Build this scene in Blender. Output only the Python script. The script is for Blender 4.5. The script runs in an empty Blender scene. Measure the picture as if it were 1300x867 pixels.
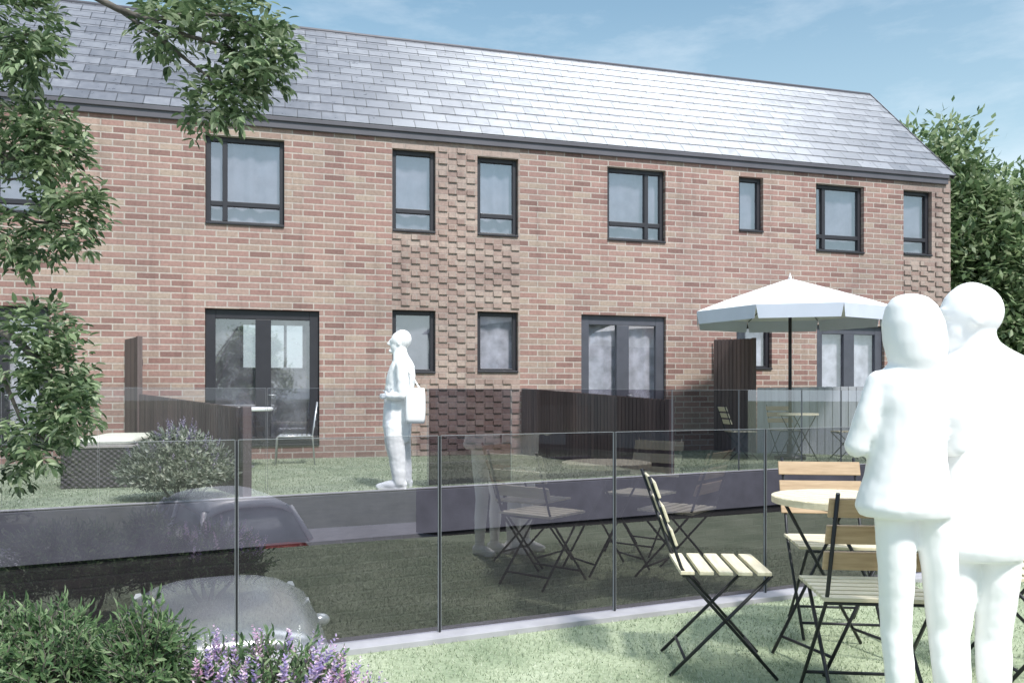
import bpy, bmesh, math, random
from mathutils import Vector, Matrix, noise
R = math.radians
PI = math.pi
random.seed(7)
scene = bpy.context.scene
COL = scene.collection

# ------------------------------------------------------------------ camera
F, CX, HY, EYE = 1050.0, 650.0, 501.5, 1.2
cam = bpy.data.cameras.new('camera'); camo = bpy.data.objects.new('camera', cam); COL.objects.link(camo)
camo.location = (0, 0, EYE); camo.rotation_euler = (R(90), 0, 0)
cam.sensor_width = 36; cam.lens = 36 * F / 1300; cam.shift_y = (HY - 433.5) / 1300
cam.clip_start = 0.05; cam.clip_end = 2000
scene.camera = camo

# measured photo positions (1300 px wide) turned into metres while laying the scene out
def at(px, py, d):
    return Vector(((px - CX) / F * d, d, EYE + (HY - py) / F * d))

# ------------------------------------------------------------------ materials
def new_mat(name):
    m = bpy.data.materials.new(name); m.use_nodes = True
    nt = m.node_tree
    return m, nt, nt.nodes['Principled BSDF']

def N(nt, t, **kw):
    n = nt.nodes.new(t)
    for k, v in kw.items():
        setattr(n, k, v)
    return n

def ramp(nt, fac, stops, interp='LINEAR'):
    r = N(nt, 'ShaderNodeValToRGB'); r.color_ramp.interpolation = interp
    el = r.color_ramp.elements
    while len(el) < len(stops): el.new(0.5)
    for e, (p, c) in zip(el, stops):
        e.position = p; e.color = (*c, 1)
    nt.links.new(fac, r.inputs['Fac'])
    return r.outputs['Color']

def math_n(nt, op, a, b=None):
    n = N(nt, 'ShaderNodeMath', operation=op)
    for i, v in enumerate((a, b)):
        if v is None: continue
        if isinstance(v, (int, float)): n.inputs[i].default_value = v
        else: nt.links.new(v, n.inputs[i])
    return n.outputs[0]

def mixc(nt, fac, a, b, mode='MIX'):
    n = N(nt, 'ShaderNodeMix', data_type='RGBA', blend_type=mode)
    for i, v in ((0, fac), (6, a), (7, b)):
        if isinstance(v, (int, float)): n.inputs[i].default_value = v
        elif isinstance(v, tuple): n.inputs[i].default_value = (*v, 1)
        else: nt.links.new(v, n.inputs[i])
    return n.outputs[2]

def noise_n(nt, vec, scale, detail=3, rough=0.55):
    n = N(nt, 'ShaderNodeTexNoise'); n.inputs['Scale'].default_value = scale
    n.inputs['Detail'].default_value = detail; n.inputs['Roughness'].default_value = rough
    if vec is not None: nt.links.new(vec, n.inputs['Vector'])
    return n.outputs['Fac']

def obj_co(nt):
    return N(nt, 'ShaderNodeTexCoord').outputs['Object']

def bump(nt, b, h, strength=0.3, dist=0.01):
    n = N(nt, 'ShaderNodeBump'); n.inputs['Strength'].default_value = strength; n.inputs['Distance'].default_value = dist
    nt.links.new(h, n.inputs['Height']); nt.links.new(n.outputs[0], b.inputs['Normal'])

def plain(name, col, rough=0.6, metal=0.0, var=0.15, scale=6, spec=0.5, bmp=0.0):
    m, nt, b = new_mat(name)
    co = obj_co(nt)
    n = noise_n(nt, co, scale, 4)
    lo = tuple(c * (1 - var) for c in col); hi = tuple(min(1, c * (1 + var)) for c in col)
    nt.links.new(ramp(nt, n, [(0.3, lo), (0.7, hi)]), b.inputs['Base Color'])
    b.inputs['Roughness'].default_value = rough; b.inputs['Metallic'].default_value = metal
    b.inputs['Specular IOR Level'].default_value = spec
    if bmp: bump(nt, b, noise_n(nt, co, scale * 6, 3), bmp, 0.005)
    return m

def brick_mat(name, stops, mortar, w=0.33, h=0.1, ms=0.011, rough=0.85, bumps=0.5, flat=None):
    m, nt, b = new_mat(name)
    co = obj_co(nt)
    sx = N(nt, 'ShaderNodeSeparateXYZ'); nt.links.new(co, sx.inputs[0])
    cx = N(nt, 'ShaderNodeCombineXYZ')
    nt.links.new(math_n(nt, 'ADD', sx.outputs[0], sx.outputs[1]), cx.inputs[0]); nt.links.new(sx.outputs[2], cx.inputs[1])
    br = N(nt, 'ShaderNodeTexBrick'); br.offset = 0.5; br.squash = 1
    nt.links.new(cx.outputs[0], br.inputs['Vector'])
    br.inputs['Color1'].default_value = (0, 0, 0, 1); br.inputs['Color2'].default_value = (1, 1, 1, 1); br.inputs['Mortar'].default_value = (.5, .5, .5, 1)
    br.inputs['Scale'].default_value = 1; br.inputs['Mortar Size'].default_value = ms; br.inputs['Mortar Smooth'].default_value = 0.25
    br.inputs['Brick Width'].default_value = w; br.inputs['Row Height'].default_value = h
    bc = ramp(nt, br.outputs['Color'], stops)
    n1 = noise_n(nt, co, 22, 5, 0.7); n2 = noise_n(nt, co, 0.7, 3)
    bc = mixc(nt, 1.0, bc, ramp(nt, n1, [(0.25, (.72, .70, .70)), (0.5, (1, 1, 1)), (0.8, (1.22, 1.2, 1.18))]), 'MULTIPLY')
    mo = mixc(nt, 1.0, mortar, ramp(nt, n1, [(0.3, (.8, .8, .8)), (0.7, (1.08, 1.08, 1.08))]), 'MULTIPLY')
    c = mixc(nt, br.outputs['Fac'], bc, mo)
    c = mixc(nt, 1.0, c, ramp(nt, n2, [(0.28, (.80, .80, .82)), (0.5, (1, 1, 1)), (0.72, (1.12, 1.10, 1.08))]), 'MULTIPLY')
    ms_ = N(nt, 'ShaderNodeMapping'); ms_.inputs['Scale'].default_value = (2.6, 2.6, .22); nt.links.new(co, ms_.inputs[0])
    c = mixc(nt, 1.0, c, ramp(nt, noise_n(nt, ms_.outputs[0], 1.6, 5, 0.65), [(0.30, (.80, .79, .79)), (0.46, (1, 1, 1)), (0.62, (1, 1, 1)), (0.8, (1.10, 1.10, 1.11))]), 'MULTIPLY')
    nt.links.new(c, b.inputs['Base Color']); b.inputs['Roughness'].default_value = rough
    hgt = math_n(nt, 'SUBTRACT', math_n(nt, 'MULTIPLY', n1, 0.35), br.outputs['Fac'])
    bump(nt, b, hgt, bumps, 0.012)
    return m

M = {}
M['brick'] = brick_mat('facing_brick', [(0.0, (.225, .13, .115)), (0.22, (.315, .183, .160)), (0.5, (.365, .229, .20)), (0.72, (.315, .216, .183)), (0.9, (.40, .31, .253)), (1.0, (.39, .255, .222))], (.50, .44, .395), ms=.0115)
M['panel_brick'] = brick_mat('panel_brick', [(0.0, (.30, .21, .185)), (0.4, (.38, .28, .245)), (0.7, (.44, .35, .305)), (1.0, (.36, .255, .22))], (.38, .315, .28))
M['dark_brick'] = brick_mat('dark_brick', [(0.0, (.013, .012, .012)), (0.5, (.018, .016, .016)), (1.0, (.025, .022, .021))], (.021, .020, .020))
M['frame'] = plain('anthracite_frame', (.030, .029, .036), 0.45, 0.0, 0.1)
M['frame_light'] = plain('grey_frame', (.085, .088, .11), 0.45, 0.0, 0.1)
M['fascia'] = plain('slate_fascia', (.105, .10, .118), 0.5, 0.0, 0.12, 2)
M['plaster'] = plain('interior_plaster', (.80, .80, .84), 0.9, 0, 0.05, 2)
M['floorboards'] = plain('interior_floor', (.30, .26, .24), 0.6, 0, 0.1, 3)
M['blind'] = plain('net_curtain', (.29, .29, .335), 0.9, 0, 0.22, 3)
def haze_sheet_mat():  # haze on the door panes imitated by an added translucent sheet
    m, nt, b = new_mat('door_haze_sheet')
    n = noise_n(nt, obj_co(nt), 6, 4)
    nt.links.new(ramp(nt, n, [(0.3, (.50, .50, .55)), (0.7, (.74, .74, .78))]), b.inputs['Base Color']); b.inputs['Roughness'].default_value = 0.9
    tr = N(nt, 'ShaderNodeBsdfTransparent'); mx = N(nt, 'ShaderNodeMixShader')
    nt.links.new(ramp(nt, n, [(0.3, (.22, .22, .22)), (0.7, (.40, .40, .40))]), mx.inputs[0])
    nt.links.new(tr.outputs[0], mx.inputs[1]); nt.links.new(b.outputs[0], mx.inputs[2]); nt.links.new(mx.outputs[0], nt.nodes['Material Output'].inputs[0])
    return m
M['haze_sheet'] = haze_sheet_mat()
M['net'] = plain('white_net_curtain', (.72, .73, .77), 0.9, 0, 0.3, 5)
M['steel'] = plain('painted_steel', (.030, .031, .036), 0.4, 0.3, 0.2, 20)
M['silver'] = plain('silver_metal', (.52, .53, .55), 0.35, 0.6, 0.1, 10)
M['white_top'] = plain('white_tabletop', (.82, .82, .84), 0.3, 0, 0.03)
M['canvas'] = plain('white_canvas', (.86, .86, .86), 0.85, 0, 0.03, 3)
M['valance'] = plain('pale_blue_canvas', (.68, .73, .83), 0.85, 0, 0.04, 3)
M['white_body'] = plain('white_figure', (.97, .97, .96), 0.9, 0, 0.01, 3, 0.2)
M['concrete'] = plain('pale_concrete', (.37, .365, .39), 0.85, 0, 0.14, 5, bmp=0.2)
M['grey_concrete'] = plain('grey_slab_concrete', (.10, .098, .118), 0.8, 0, 0.2, 3, bmp=0.2)
M['asphalt'] = plain('asphalt', (.065, .062, .070), 0.9, 0, 0.25, 9, bmp=0.3)
M['cushion'] = plain('cream_cushion', (.66, .66, .56), 0.9, 0, 0.08, 8)
M['edge_trim'] = plain('timber_edge_trim', (.42, .38, .36), 0.7, 0, 0.15, 6)
M['silver_paint'] = plain('silver_car_paint', (.27, .28, .30), 0.25, 0.4, 0.04, 2)
M['pale_paint'] = plain('pale_car_paint', (.62, .64, .68), 0.4, 0.0, 0.04, 2)
M['red_paint'] = plain('red_car_paint', (.62, .10, .07), 0.3, 0.1, 0.05, 2)
M['car_glass'] = plain('car_glass', (.22, .26, .28), 0.12, 0, 0.1, 2)
M['rubber'] = plain('tyre_rubber', (.02, .02, .02), 0.85, 0, 0.2, 20)
M['lamp_red'] = plain('tail_lamp', (.35, .02, .02), 0.2, 0, 0.05)
M['lamp_clear'] = plain('clear_lamp', (.6, .6, .62), 0.15, 0, 0.05)
M['bark'] = plain('bark', (.13, .115, .10), 0.9, 0, 0.4, 18, bmp=0.6)
M['soil'] = plain('soil', (.08, .06, .045), 0.95, 0, 0.3, 14)

def slat_wood(name, lo, hi):
    m, nt, b = new_mat(name)
    co = obj_co(nt)
    mp = N(nt, 'ShaderNodeMapping'); mp.inputs['Scale'].default_value = (40, 4, 40); nt.links.new(co, mp.inputs[0])
    n = noise_n(nt, mp.outputs[0], 1.5, 5, 0.6)
    nt.links.new(ramp(nt, n, [(0.3, lo), (0.72, hi)]), b.inputs['Base Color'])
    b.inputs['Roughness'].default_value = 0.6
    bump(nt, b, n, 0.15, 0.002)
    return m
M['wood'] = slat_wood('teak_slats', (.40, .27, .16), (.58, .42, .27))
M['wood_pale'] = slat_wood('bleached_slats', (.62, .545, .385), (.80, .74, .57))

def boards(name, lo, hi, pitch=0.085):
    m, nt, b = new_mat(name)
    co = obj_co(nt)
    mp = N(nt, 'ShaderNodeMapping'); mp.inputs['Scale'].default_value = (30, 30, 1.2); nt.links.new(co, mp.inputs[0])
    n = noise_n(nt, mp.outputs[0], 1, 4, 0.6)
    isl = N(nt, 'ShaderNodeNewGeometry').outputs['Random Per Island']
    c = ramp(nt, n, [(0.25, lo), (0.75, hi)])
    c = mixc(nt, 1.0, c, ramp(nt, isl, [(0, (.75, .75, .78)), (1, (1.2, 1.15, 1.15))]), 'MULTIPLY')
    nt.links.new(c, b.inputs['Base Color']); b.inputs['Roughness'].default_value = 0.75
    return m
M['dark_boards'] = boards('dark_stained_boards', (.105, .078, .074), (.185, .145, .138))
M['glare_boards'] = boards('glare_pale_boards', (.44, .47, .52), (.58, .61, .66))  # sky glare on the low boards put into a pale base colour

def roof_mat():
    m, nt, b = new_mat('slate')
    co = obj_co(nt)
    sx = N(nt, 'ShaderNodeSeparateXYZ'); nt.links.new(co, sx.inputs[0])
    cx = N(nt, 'ShaderNodeCombineXYZ')
    nt.links.new(sx.outputs[0], cx.inputs[0])
    nt.links.new(math_n(nt, 'MULTIPLY', math_n(nt, 'SUBTRACT', sx.outputs[2], 5.44), 1.4142), cx.inputs[1])
    br = N(nt, 'ShaderNodeTexBrick'); br.offset = 0.5
    nt.links.new(cx.outputs[0], br.inputs['Vector'])
    br.inputs['Color1'].default_value = (0, 0, 0, 1); br.inputs['Color2'].default_value = (1, 1, 1, 1); br.inputs['Mortar'].default_value = (.5, .5, .5, 1)
    br.inputs['Scale'].default_value = 1; br.inputs['Mortar Size'].default_value = 0.010; br.inputs['Mortar Smooth'].default_value = 0.2
    br.inputs['Brick Width'].default_value = 0.38; br.inputs['Row Height'].default_value = ROW
    n1 = noise_n(nt, co, 9, 5, 0.65); n2 = noise_n(nt, co, 0.5, 3)
    c = ramp(nt, br.outputs['Color'], [(0, (.13, .135, .155)), (0.5, (.18, .185, .21)), (1, (.235, .24, .265))])
    c = mixc(nt, 1, c, ramp(nt, n1, [(0.25, (.8, .8, .8)), (0.75, (1.2, 1.2, 1.2))]), 'MULTIPLY')
    c = mixc(nt, 1, c, ramp(nt, n2, [(0.3, (.88, .88, .9)), (0.7, (1.1, 1.1, 1.1))]), 'MULTIPLY')
    c = mixc(nt, br.outputs['Fac'], c, (.05, .05, .058))
    nt.links.new(c, b.inputs['Base Color'])
    nt.links.new(ramp(nt, n1, [(0.3, (.25, .25, .25)), (0.7, (.48, .48, .48))]), b.inputs['Roughness'])
    b.inputs['Specular IOR Level'].default_value = 1.0
    bump(nt, b, math_n(nt, 'SUBTRACT', math_n(nt, 'MULTIPLY', n1, 0.5), br.outputs['Fac']), 0.35, 0.006)
    return m
ROW = 0.29
M['slate'] = roof_mat()

def glass_mat(name, refl, tint, wob=0.0, scale=1.5, rough=0.0):
    m = bpy.data.materials.new(name); m.use_nodes = True; nt = m.node_tree
    nt.nodes.remove(nt.nodes['Principled BSDF'])
    out = nt.nodes['Material Output']
    tr = N(nt, 'ShaderNodeBsdfTransparent'); tr.inputs[0].default_value = (*tint, 1)
    gl = N(nt, 'ShaderNodeBsdfGlossy'); gl.inputs['Roughness'].default_value = rough; gl.inputs[0].default_value = (.94, .92, .95, 1)
    mx = N(nt, 'ShaderNodeMixShader'); mx.inputs[0].default_value = refl
    nt.links.new(tr.outputs[0], mx.inputs[1]); nt.links.new(gl.outputs[0], mx.inputs[2]); nt.links.new(mx.outputs[0], out.inputs[0])
    if wob:
        n = noise_n(nt, obj_co(nt), scale, 2)
        bp = N(nt, 'ShaderNodeBump'); bp.inputs['Strength'].default_value = wob; bp.inputs['Distance'].default_value = 0.05
        nt.links.new(n, bp.inputs['Height']); nt.links.new(bp.outputs[0], gl.inputs['Normal'])
    return m
M['pane'] = glass_mat('window_glass', 0.30, (.88, .88, .92), 0.03, 1.2, 0.02)
M['near_glass'] = glass_mat('near_balustrade_glass', 0.175, (.80, .79, .83))
M['far_glass'] = glass_mat('far_balustrade_glass', 0.09, (.90, .91, .94))
M['dim_reflection_glass'] = glass_mat('dim_reflection_balustrade_glass', 0.12, (.60, .57, .62))  # tint darkened in place of a reflected dark building
M['dark_reflection_glass'] = glass_mat('dark_reflection_balustrade_glass', 0.13, (.30, .28, .32))  # deeper tint, a dark building's reflection put into the glass colour
M['milky_glass'] = glass_mat('pale_balustrade_glass', 0.30, (.78, .80, .84))

def leaf_mat(name, stops, trans=0.35, rough=0.5):
    m, nt, b = new_mat(name)
    isl = N(nt, 'ShaderNodeNewGeometry').outputs['Random Per Island']
    c = ramp(nt, isl, stops)
    nt.links.new(c, b.inputs['Base Color']); b.inputs['Roughness'].default_value = rough
    b.inputs['Specular IOR Level'].default_value = 0.4
    tl = N(nt, 'ShaderNodeBsdfTranslucent'); nt.links.new(c, tl.inputs[0])
    mx = N(nt, 'ShaderNodeMixShader'); mx.inputs[0].default_value = trans
    out = nt.nodes['Material Output']
    nt.links.new(b.outputs[0], mx.inputs[1]); nt.links.new(tl.outputs[0], mx.inputs[2]); nt.links.new(mx.outputs[0], out.inputs[0])
    return m
M['ash_leaf'] = leaf_mat('ash_leaf', [(0, (.055, .095, .045)), (0.4, (.14, .21, .10)), (0.7, (.27, .355, .19)), (1, (.52, .58, .40))])
M['far_leaf'] = leaf_mat('far_leaf', [(0, (.06, .105, .05)), (0.35, (.16, .24, .11)), (0.7, (.31, .40, .21)), (1, (.52, .58, .39))], 0.45)
M['shrub_leaf'] = leaf_mat('shrub_leaf', [(0, (.05, .095, .045)), (0.4, (.13, .225, .10)), (0.75, (.20, .30, .14)), (1, (.38, .47, .28))])
M['pale_leaf'] = leaf_mat('sage_leaf', [(0, (.10, .13, .09)), (0.45, (.28, .32, .23)), (0.75, (.52, .56, .43)), (1, (.74, .76, .64))])
M['petal'] = leaf_mat('lavender_petal', [(0, (.30, .22, .50)), (0.4, (.50, .40, .66)), (0.7, (.70, .46, .62)), (1, (.82, .72, .80))], 0.3)
M['petal_pink'] = leaf_mat('pink_petal', [(0, (.62, .34, .52)), (0.6, (.78, .52, .68)), (1, (.86, .72, .82))], 0.3)
M['petal_white'] = leaf_mat('white_petal', [(0, (.6, .6, .55)), (1, (.85, .85, .82))], 0.3)
M['petal_dusty'] = leaf_mat('dusty_mauve_petal', [(0, (.24, .20, .34)), (0.5, (.42, .36, .50)), (1, (.60, .54, .62))], 0.3)
M['blade'] = leaf_mat('grass_blade', [(0, (.21, .265, .17)), (0.5, (.42, .475, .335)), (1, (.68, .71, .57))], 0.3, 0.7)

def lawn_mat(name, k):
    m, nt, b = new_mat(name)
    co = obj_co(nt)
    n1 = noise_n(nt, co, 2.2, 4); n2 = noise_n(nt, co, 45, 4, 0.7)
    c = ramp(nt, n1, [(0.3, tuple(x * k for x in (.27, .33, .22))), (0.55, tuple(x * k for x in (.40, .455, .32))), (0.75, tuple(x * k for x in (.50, .545, .41)))])
    c = mixc(nt, 1, c, ramp(nt, n2, [(0.3, (.72, .74, .7)), (0.7, (1.18, 1.16, 1.15))]), 'MULTIPLY')
    nt.links.new(c, b.inputs['Base Color']); b.inputs['Roughness'].default_value = 0.9
    b.inputs['Specular IOR Level'].default_value = 0.1
    bump(nt, b, n2, 0.6, 0.02)
    return m
M['lawn'] = lawn_mat('lawn_turf', 1.0)
M['field'] = lawn_mat('field_turf', 0.35)

def wicker_mat():
    m, nt, b = new_mat('wicker')
    co = obj_co(nt)
    sx = N(nt, 'ShaderNodeSeparateXYZ'); nt.links.new(co, sx.inputs[0])
    u = math_n(nt, 'MULTIPLY', math_n(nt, 'ADD', sx.outputs[0], sx.outputs[1]), 2 * PI / 0.07)
    v = math_n(nt, 'MULTIPLY', sx.outputs[2], 2 * PI / 0.055)
    w = math_n(nt, 'MULTIPLY', math_n(nt, 'SINE', u), math_n(nt, 'SINE', v))
    nt.links.new(ramp(nt, math_n(nt, 'ADD', math_n(nt, 'MULTIPLY', w, .5), .5), [(0.2, (.020, .016, .018)), (0.6, (.085, .070, .080)), (1, (.13, .11, .12))]), b.inputs['Base Color'])
    b.inputs['Roughness'].default_value = 0.55
    bump(nt, b, w, 0.6, 0.01)
    return m
M['wicker'] = wicker_mat()

# ------------------------------------------------------------------ mesh helpers
class MB:
    def __init__(s): s.v = []; s.f = []; s.sm = []
    def add(s, vs, fs, smooth=False):
        o = len(s.v); s.v += [tuple(v) for v in vs]
        for f in fs: s.f.append(tuple(i + o for i in f)); s.sm.append(smooth)
    def box(s, x0, x1, y0, y1, z0, z1, mat=None):
        vs = [Vector((x, y, z)) for z in (z0, z1) for y in (y0, y1) for x in (x0, x1)]
        if mat is not None: vs = [mat @ v for v in vs]
        s.add(vs, [(0, 2, 3, 1), (4, 5, 7, 6), (0, 1, 5, 4), (2, 6, 7, 3), (0, 4, 6, 2), (1, 3, 7, 5)])
    def bar(s, a, b, w, h, up=(0, 0, 1)):
        a = Vector(a); b = Vector(b); d = (b - a); L = d.length; d.normalize()
        u = Vector(up)
        sd = d.cross(u)
        if sd.length < 1e-4: sd = d.cross(Vector((1, 0, 0)))
        sd.normalize(); u = sd.cross(d)
        vs = [a + d * (L * i) + sd * (w / 2 * j) + u * (h / 2 * k) for k in (-1, 1) for i in (0, 1) for j in (-1, 1)]
        s.add(vs, [(0, 1, 3, 2), (4, 6, 7, 5), (0, 4, 5, 1), (2, 3, 7, 6), (0, 2, 6, 4), (1, 5, 7, 3)])
    def tube(s, pts, rad, n=8, cap=True):
        pts = [Vector(p) for p in pts]
        rs = rad if isinstance(rad, (list, tuple)) else [rad] * len(pts)
        o = len(s.v); prev = None
        for i, p in enumerate(pts):
            d = (pts[min(i + 1, len(pts) - 1)] - pts[max(i - 1, 0)]).normalized()
            if prev is None:
                a = d.cross(Vector((0, 0, 1)))
                if a.length < 1e-3: a = d.cross(Vector((1, 0, 0)))
            else: a = prev - d * prev.dot(d)
            a.normalize(); prev = a; b = d.cross(a)
            for k in range(n):
                t = 2 * PI * k / n
                s.v.append(tuple(p + a * (rs[i] * math.cos(t)) + b * (rs[i] * math.sin(t))))
        for i in range(len(pts) - 1):
            for k in range(n):
                k2 = (k + 1) % n
                s.f.append((o + i * n + k, o + i * n + k2, o + (i + 1) * n + k2, o + (i + 1) * n + k)); s.sm.append(True)
        if cap:
            s.f.append(tuple(o + k for k in reversed(range(n)))); s.sm.append(False)
            s.f.append(tuple(o + (len(pts) - 1) * n + k for k in range(n))); s.sm.append(False)
    def lathe(s, prof, n=24, c=(0, 0, 0), smooth=True):
        o = len(s.v)
        for r, z in prof:
            for k in range(n):
                t = 2 * PI * k / n
                s.v.append((c[0] + r * math.cos(t), c[1] + r * math.sin(t), c[2] + z))
        for i in range(len(prof) - 1):
            for k in range(n):
                k2 = (k + 1) % n
                s.f.append((o + i * n + k, o + i * n + k2, o + (i + 1) * n + k2, o + (i + 1) * n + k)); s.sm.append(smooth)
        if prof[0][0] > 1e-6: s.f.append(tuple(o + k for k in reversed(range(n)))); s.sm.append(False)
        if prof[-1][0] > 1e-6: s.f.append(tuple(o + (len(prof) - 1) * n + k for k in range(n))); s.sm.append(False)
    def rings(s, rings, smooth=True, cap=True):
        n = len(rings[0]); o = len(s.v)
        for r in rings: s.v += [tuple(v) for v in r]
        for i in range(len(rings) - 1):
            for k in range(n):
                k2 = (k + 1) % n
                s.f.append((o + i * n + k, o + i * n + k2, o + (i + 1) * n + k2, o + (i + 1) * n + k)); s.sm.append(smooth)
        if cap:
            s.f.append(tuple(o + k for k in reversed(range(n)))); s.sm.append(False)
            s.f.append(tuple(o + (len(rings) - 1) * n + k for k in range(n))); s.sm.append(False)
    def build(s, name, mat, parent=None, bevel=0.0):
        me = bpy.data.meshes.new(name); me.from_pydata(s.v, [], s.f)
        me.polygons.foreach_set('use_smooth', s.sm); me.update()
        ob = bpy.data.objects.new(name, me); COL.objects.link(ob)
        me.materials.append(M[mat] if isinstance(mat, str) else mat)
        if parent is not None: ob.parent = parent
        if bevel:
            bv = ob.modifiers.new('edge', 'BEVEL'); bv.width = bevel; bv.segments = 2; bv.limit_method = 'ANGLE'
        return ob

def tag(o, label=None, cat=None, group=None, kind=None):
    if label: o['label'] = label
    if cat: o['category'] = cat
    if group: o['group'] = group
    if kind: o['kind'] = kind
    return o
def empty(name, loc, rz=0, label=None, cat=None, group=None):
    o = bpy.data.objects.new(name, None); COL.objects.link(o); o.location = loc; o.rotation_euler = (0, 0, rz)
    o.empty_display_size = 0.1
    return tag(o, label, cat, group)
def copy_tree(o, parent=None):
    c = o.copy(); COL.objects.link(c)
    if parent is not None: c.parent = parent
    for ch in list(o.children): copy_tree(ch, c)
    return c

# ------------------------------------------------------------------ layout lines
GROUND = -1.75
FAR = 0.18                                    # height of the far gardens
NA, ND = Vector((-.72, 3.94)), Vector((math.cos(R(23.7)), math.sin(R(23.7))))      # near glass line
NN = Vector((ND.y, -ND.x))                    # towards the camera
FA, FD = Vector((-4.46, 7.2)), Vector((math.cos(R(27.0)), math.sin(R(27.0))))      # far garden edge
FN = Vector((FD.y, -FD.x))
def near(t, off=0): p = NA + ND * t + NN * off; return p
def far(t, off=0): p = FA + FD * t + FN * off; return p
HA = R(15.75)
HP = Vector((-4.0, 13.14)); HE = Vector((math.cos(HA), math.sin(HA))); HQ = Vector((-math.sin(HA), math.cos(HA)))
def t_on(A, D, px):
    u = (px - CX) / F
    return (A.y * u - A.x) / (D.x - D.y * u)
def hs(px): return t_on(HP, HE, px)
def hz(px, py):
    p = HP + HE * hs(px)
    return EYE + (HY - py) / F * p.y - FAR

def slab(name, poly, z0, z1, mat, kind=None):
    m = MB(); n = len(poly)
    vs = [(p[0], p[1], z0) for p in poly] + [(p[0], p[1], z1) for p in poly]
    m.add(vs, [tuple(reversed(range(n))), tuple(range(n, 2 * n))] + [(i, (i + 1) % n, n + (i + 1) % n, n + i) for i in range(n)])
    o = m.build(name, mat)
    if kind: o['kind'] = kind
    return o

# ------------------------------------------------------------------ setting
m = MB(); m.add([(-400, -400, GROUND), (400, -400, GROUND), (400, 400, GROUND), (-400, 400, GROUND)], [(0, 1, 2, 3)])
tag(m.build('ground', 'field'), kind='structure')
m = MB(); m.add([(*near(-12, 9), GROUND + .004), (*near(14, 9), GROUND + .004), (*far(16, 0.0), GROUND + .004), (*far(-11, 0.0), GROUND + .004)], [(0, 1, 2, 3)])
tag(m.build('road', 'asphalt'), kind='structure')
# near lawn strip and far gardens, each a raised bed of earth with turf on top
slab('terrace', [near(-6, 0.02), near(-6, 2.85), near(9, 2.85), near(9, 0.02)], GROUND - .1, -0.04, 'concrete', 'structure')
slab('lawn', [near(-6, 0.10), near(-6, 2.80), near(9, 2.80), near(9, 0.10)], -0.04, 0.0, 'lawn', 'structure')
hw0, hw1 = HP + HE * -12, HP + HE * 16
slab('garden_terrace', [far(-12, -.12), far(17, -.12), (hw1 + HQ * .3), (hw0 + HQ * .3)], GROUND - .1, FAR - .04, 'soil', 'structure')
slab('garden_lawn', [far(-12, -.121), far(17, -.121), (hw1 - HQ * .002), (hw0 - HQ * .002)], FAR - .04, FAR, 'lawn', 'structure')

def fill_blades(name, A, D, off0, off1, t0, t1, z, n, h, w, inside=None):
    m = MB(); rnd = random.Random(3)
    NNl = Vector((D.y, -D.x))
    for _ in range(n):
        t = t0 + (t1 - t0) * rnd.random(); o = off0 + (off1 - off0) * rnd.random()
        p = A + D * t + NNl * o
        if p.y < 1.2 or abs(p.x / p.y) > 0.70: continue
        if inside and not inside(p): continue
        a = rnd.random() * 2 * PI; hh = h * (0.5 + rnd.random()); ww = w * (0.7 + .6 * rnd.random())
        dx, dy = math.cos(a) * ww, math.sin(a) * ww
        lx, ly = rnd.gauss(0, .5) * hh, rnd.gauss(0, .5) * hh
        m.add([(p.x - dx, p.y - dy, z), (p.x + dx, p.y + dy, z), (p.x + lx, p.y + ly, z + hh)], [(0, 1, 2)])
    return tag(m.build(name, 'blade'), kind='stuff')
fill_blades('grass', NA, ND, 0.11, 2.75, -2.5, 4.6, 0.0, 70000, 0.014, 0.0026)
def in_far(p): return (p - HP).dot(HQ) < -.05
fill_blades('garden_grass', FA, FD, -9, -.14, -4, 13.5, FAR, 80000, 0.02, 0.006, in_far)

# retaining wall of the far gardens
def wall_along(name, A, D, t0, t1, off, thick, z0, z1, mat, label, cat, cap=None):
    root = empty(name, (*(A + D * t0), z0), math.atan2(D.y, D.x), label, cat)
    L = t1 - t0
    m = MB(); m.box(0, L, -off - thick, -off, 0, z1 - z0); m.build('brickwork', mat, root)
    if cap:
        m = MB(); m.box(-.01, L + .01, -off - thick - .025, -off + .02, z1 - z0 + .001, z1 - z0 + .05); m.build('coping', cap, root, 0.006)
    return root
wall_along('retaining_wall', FA, FD, -11, 16, -.118, .12, GROUND, FAR - .004, 'dark_brick', 'dark brick retaining wall below the edge of the raised gardens', 'wall')

rw = bpy.data.objects['retaining_wall']
mb = MB(); mb.box(-.02, 27.02, -.032, -.003, FAR - .004 - GROUND - .47, FAR - .006 - GROUND); mb.build('slab_edge', 'grey_concrete', rw, .004)
slab('added_forecourt', [near(-9, 2.86), near(-9, 14), near(12, 14), near(12, 2.86)], GROUND - .1, GROUND + .10, 'concrete', 'structure')  # pale paving added behind the camera to brighten the mirrored band

# ------------------------------------------------------------------ brick terrace building
house = empty('brick_terrace', (*HP, FAR), HA, 'long two storey brick terrace with slate roof and dark framed windows', 'building')
S0, S1 = -12.0, hs(1206.5)
DEP = 4.88
ZF0, ZF1 = 5.27, 5.44                          # fascia
ZR = ZF1 + 2.44
ZB = -0.25
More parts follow.
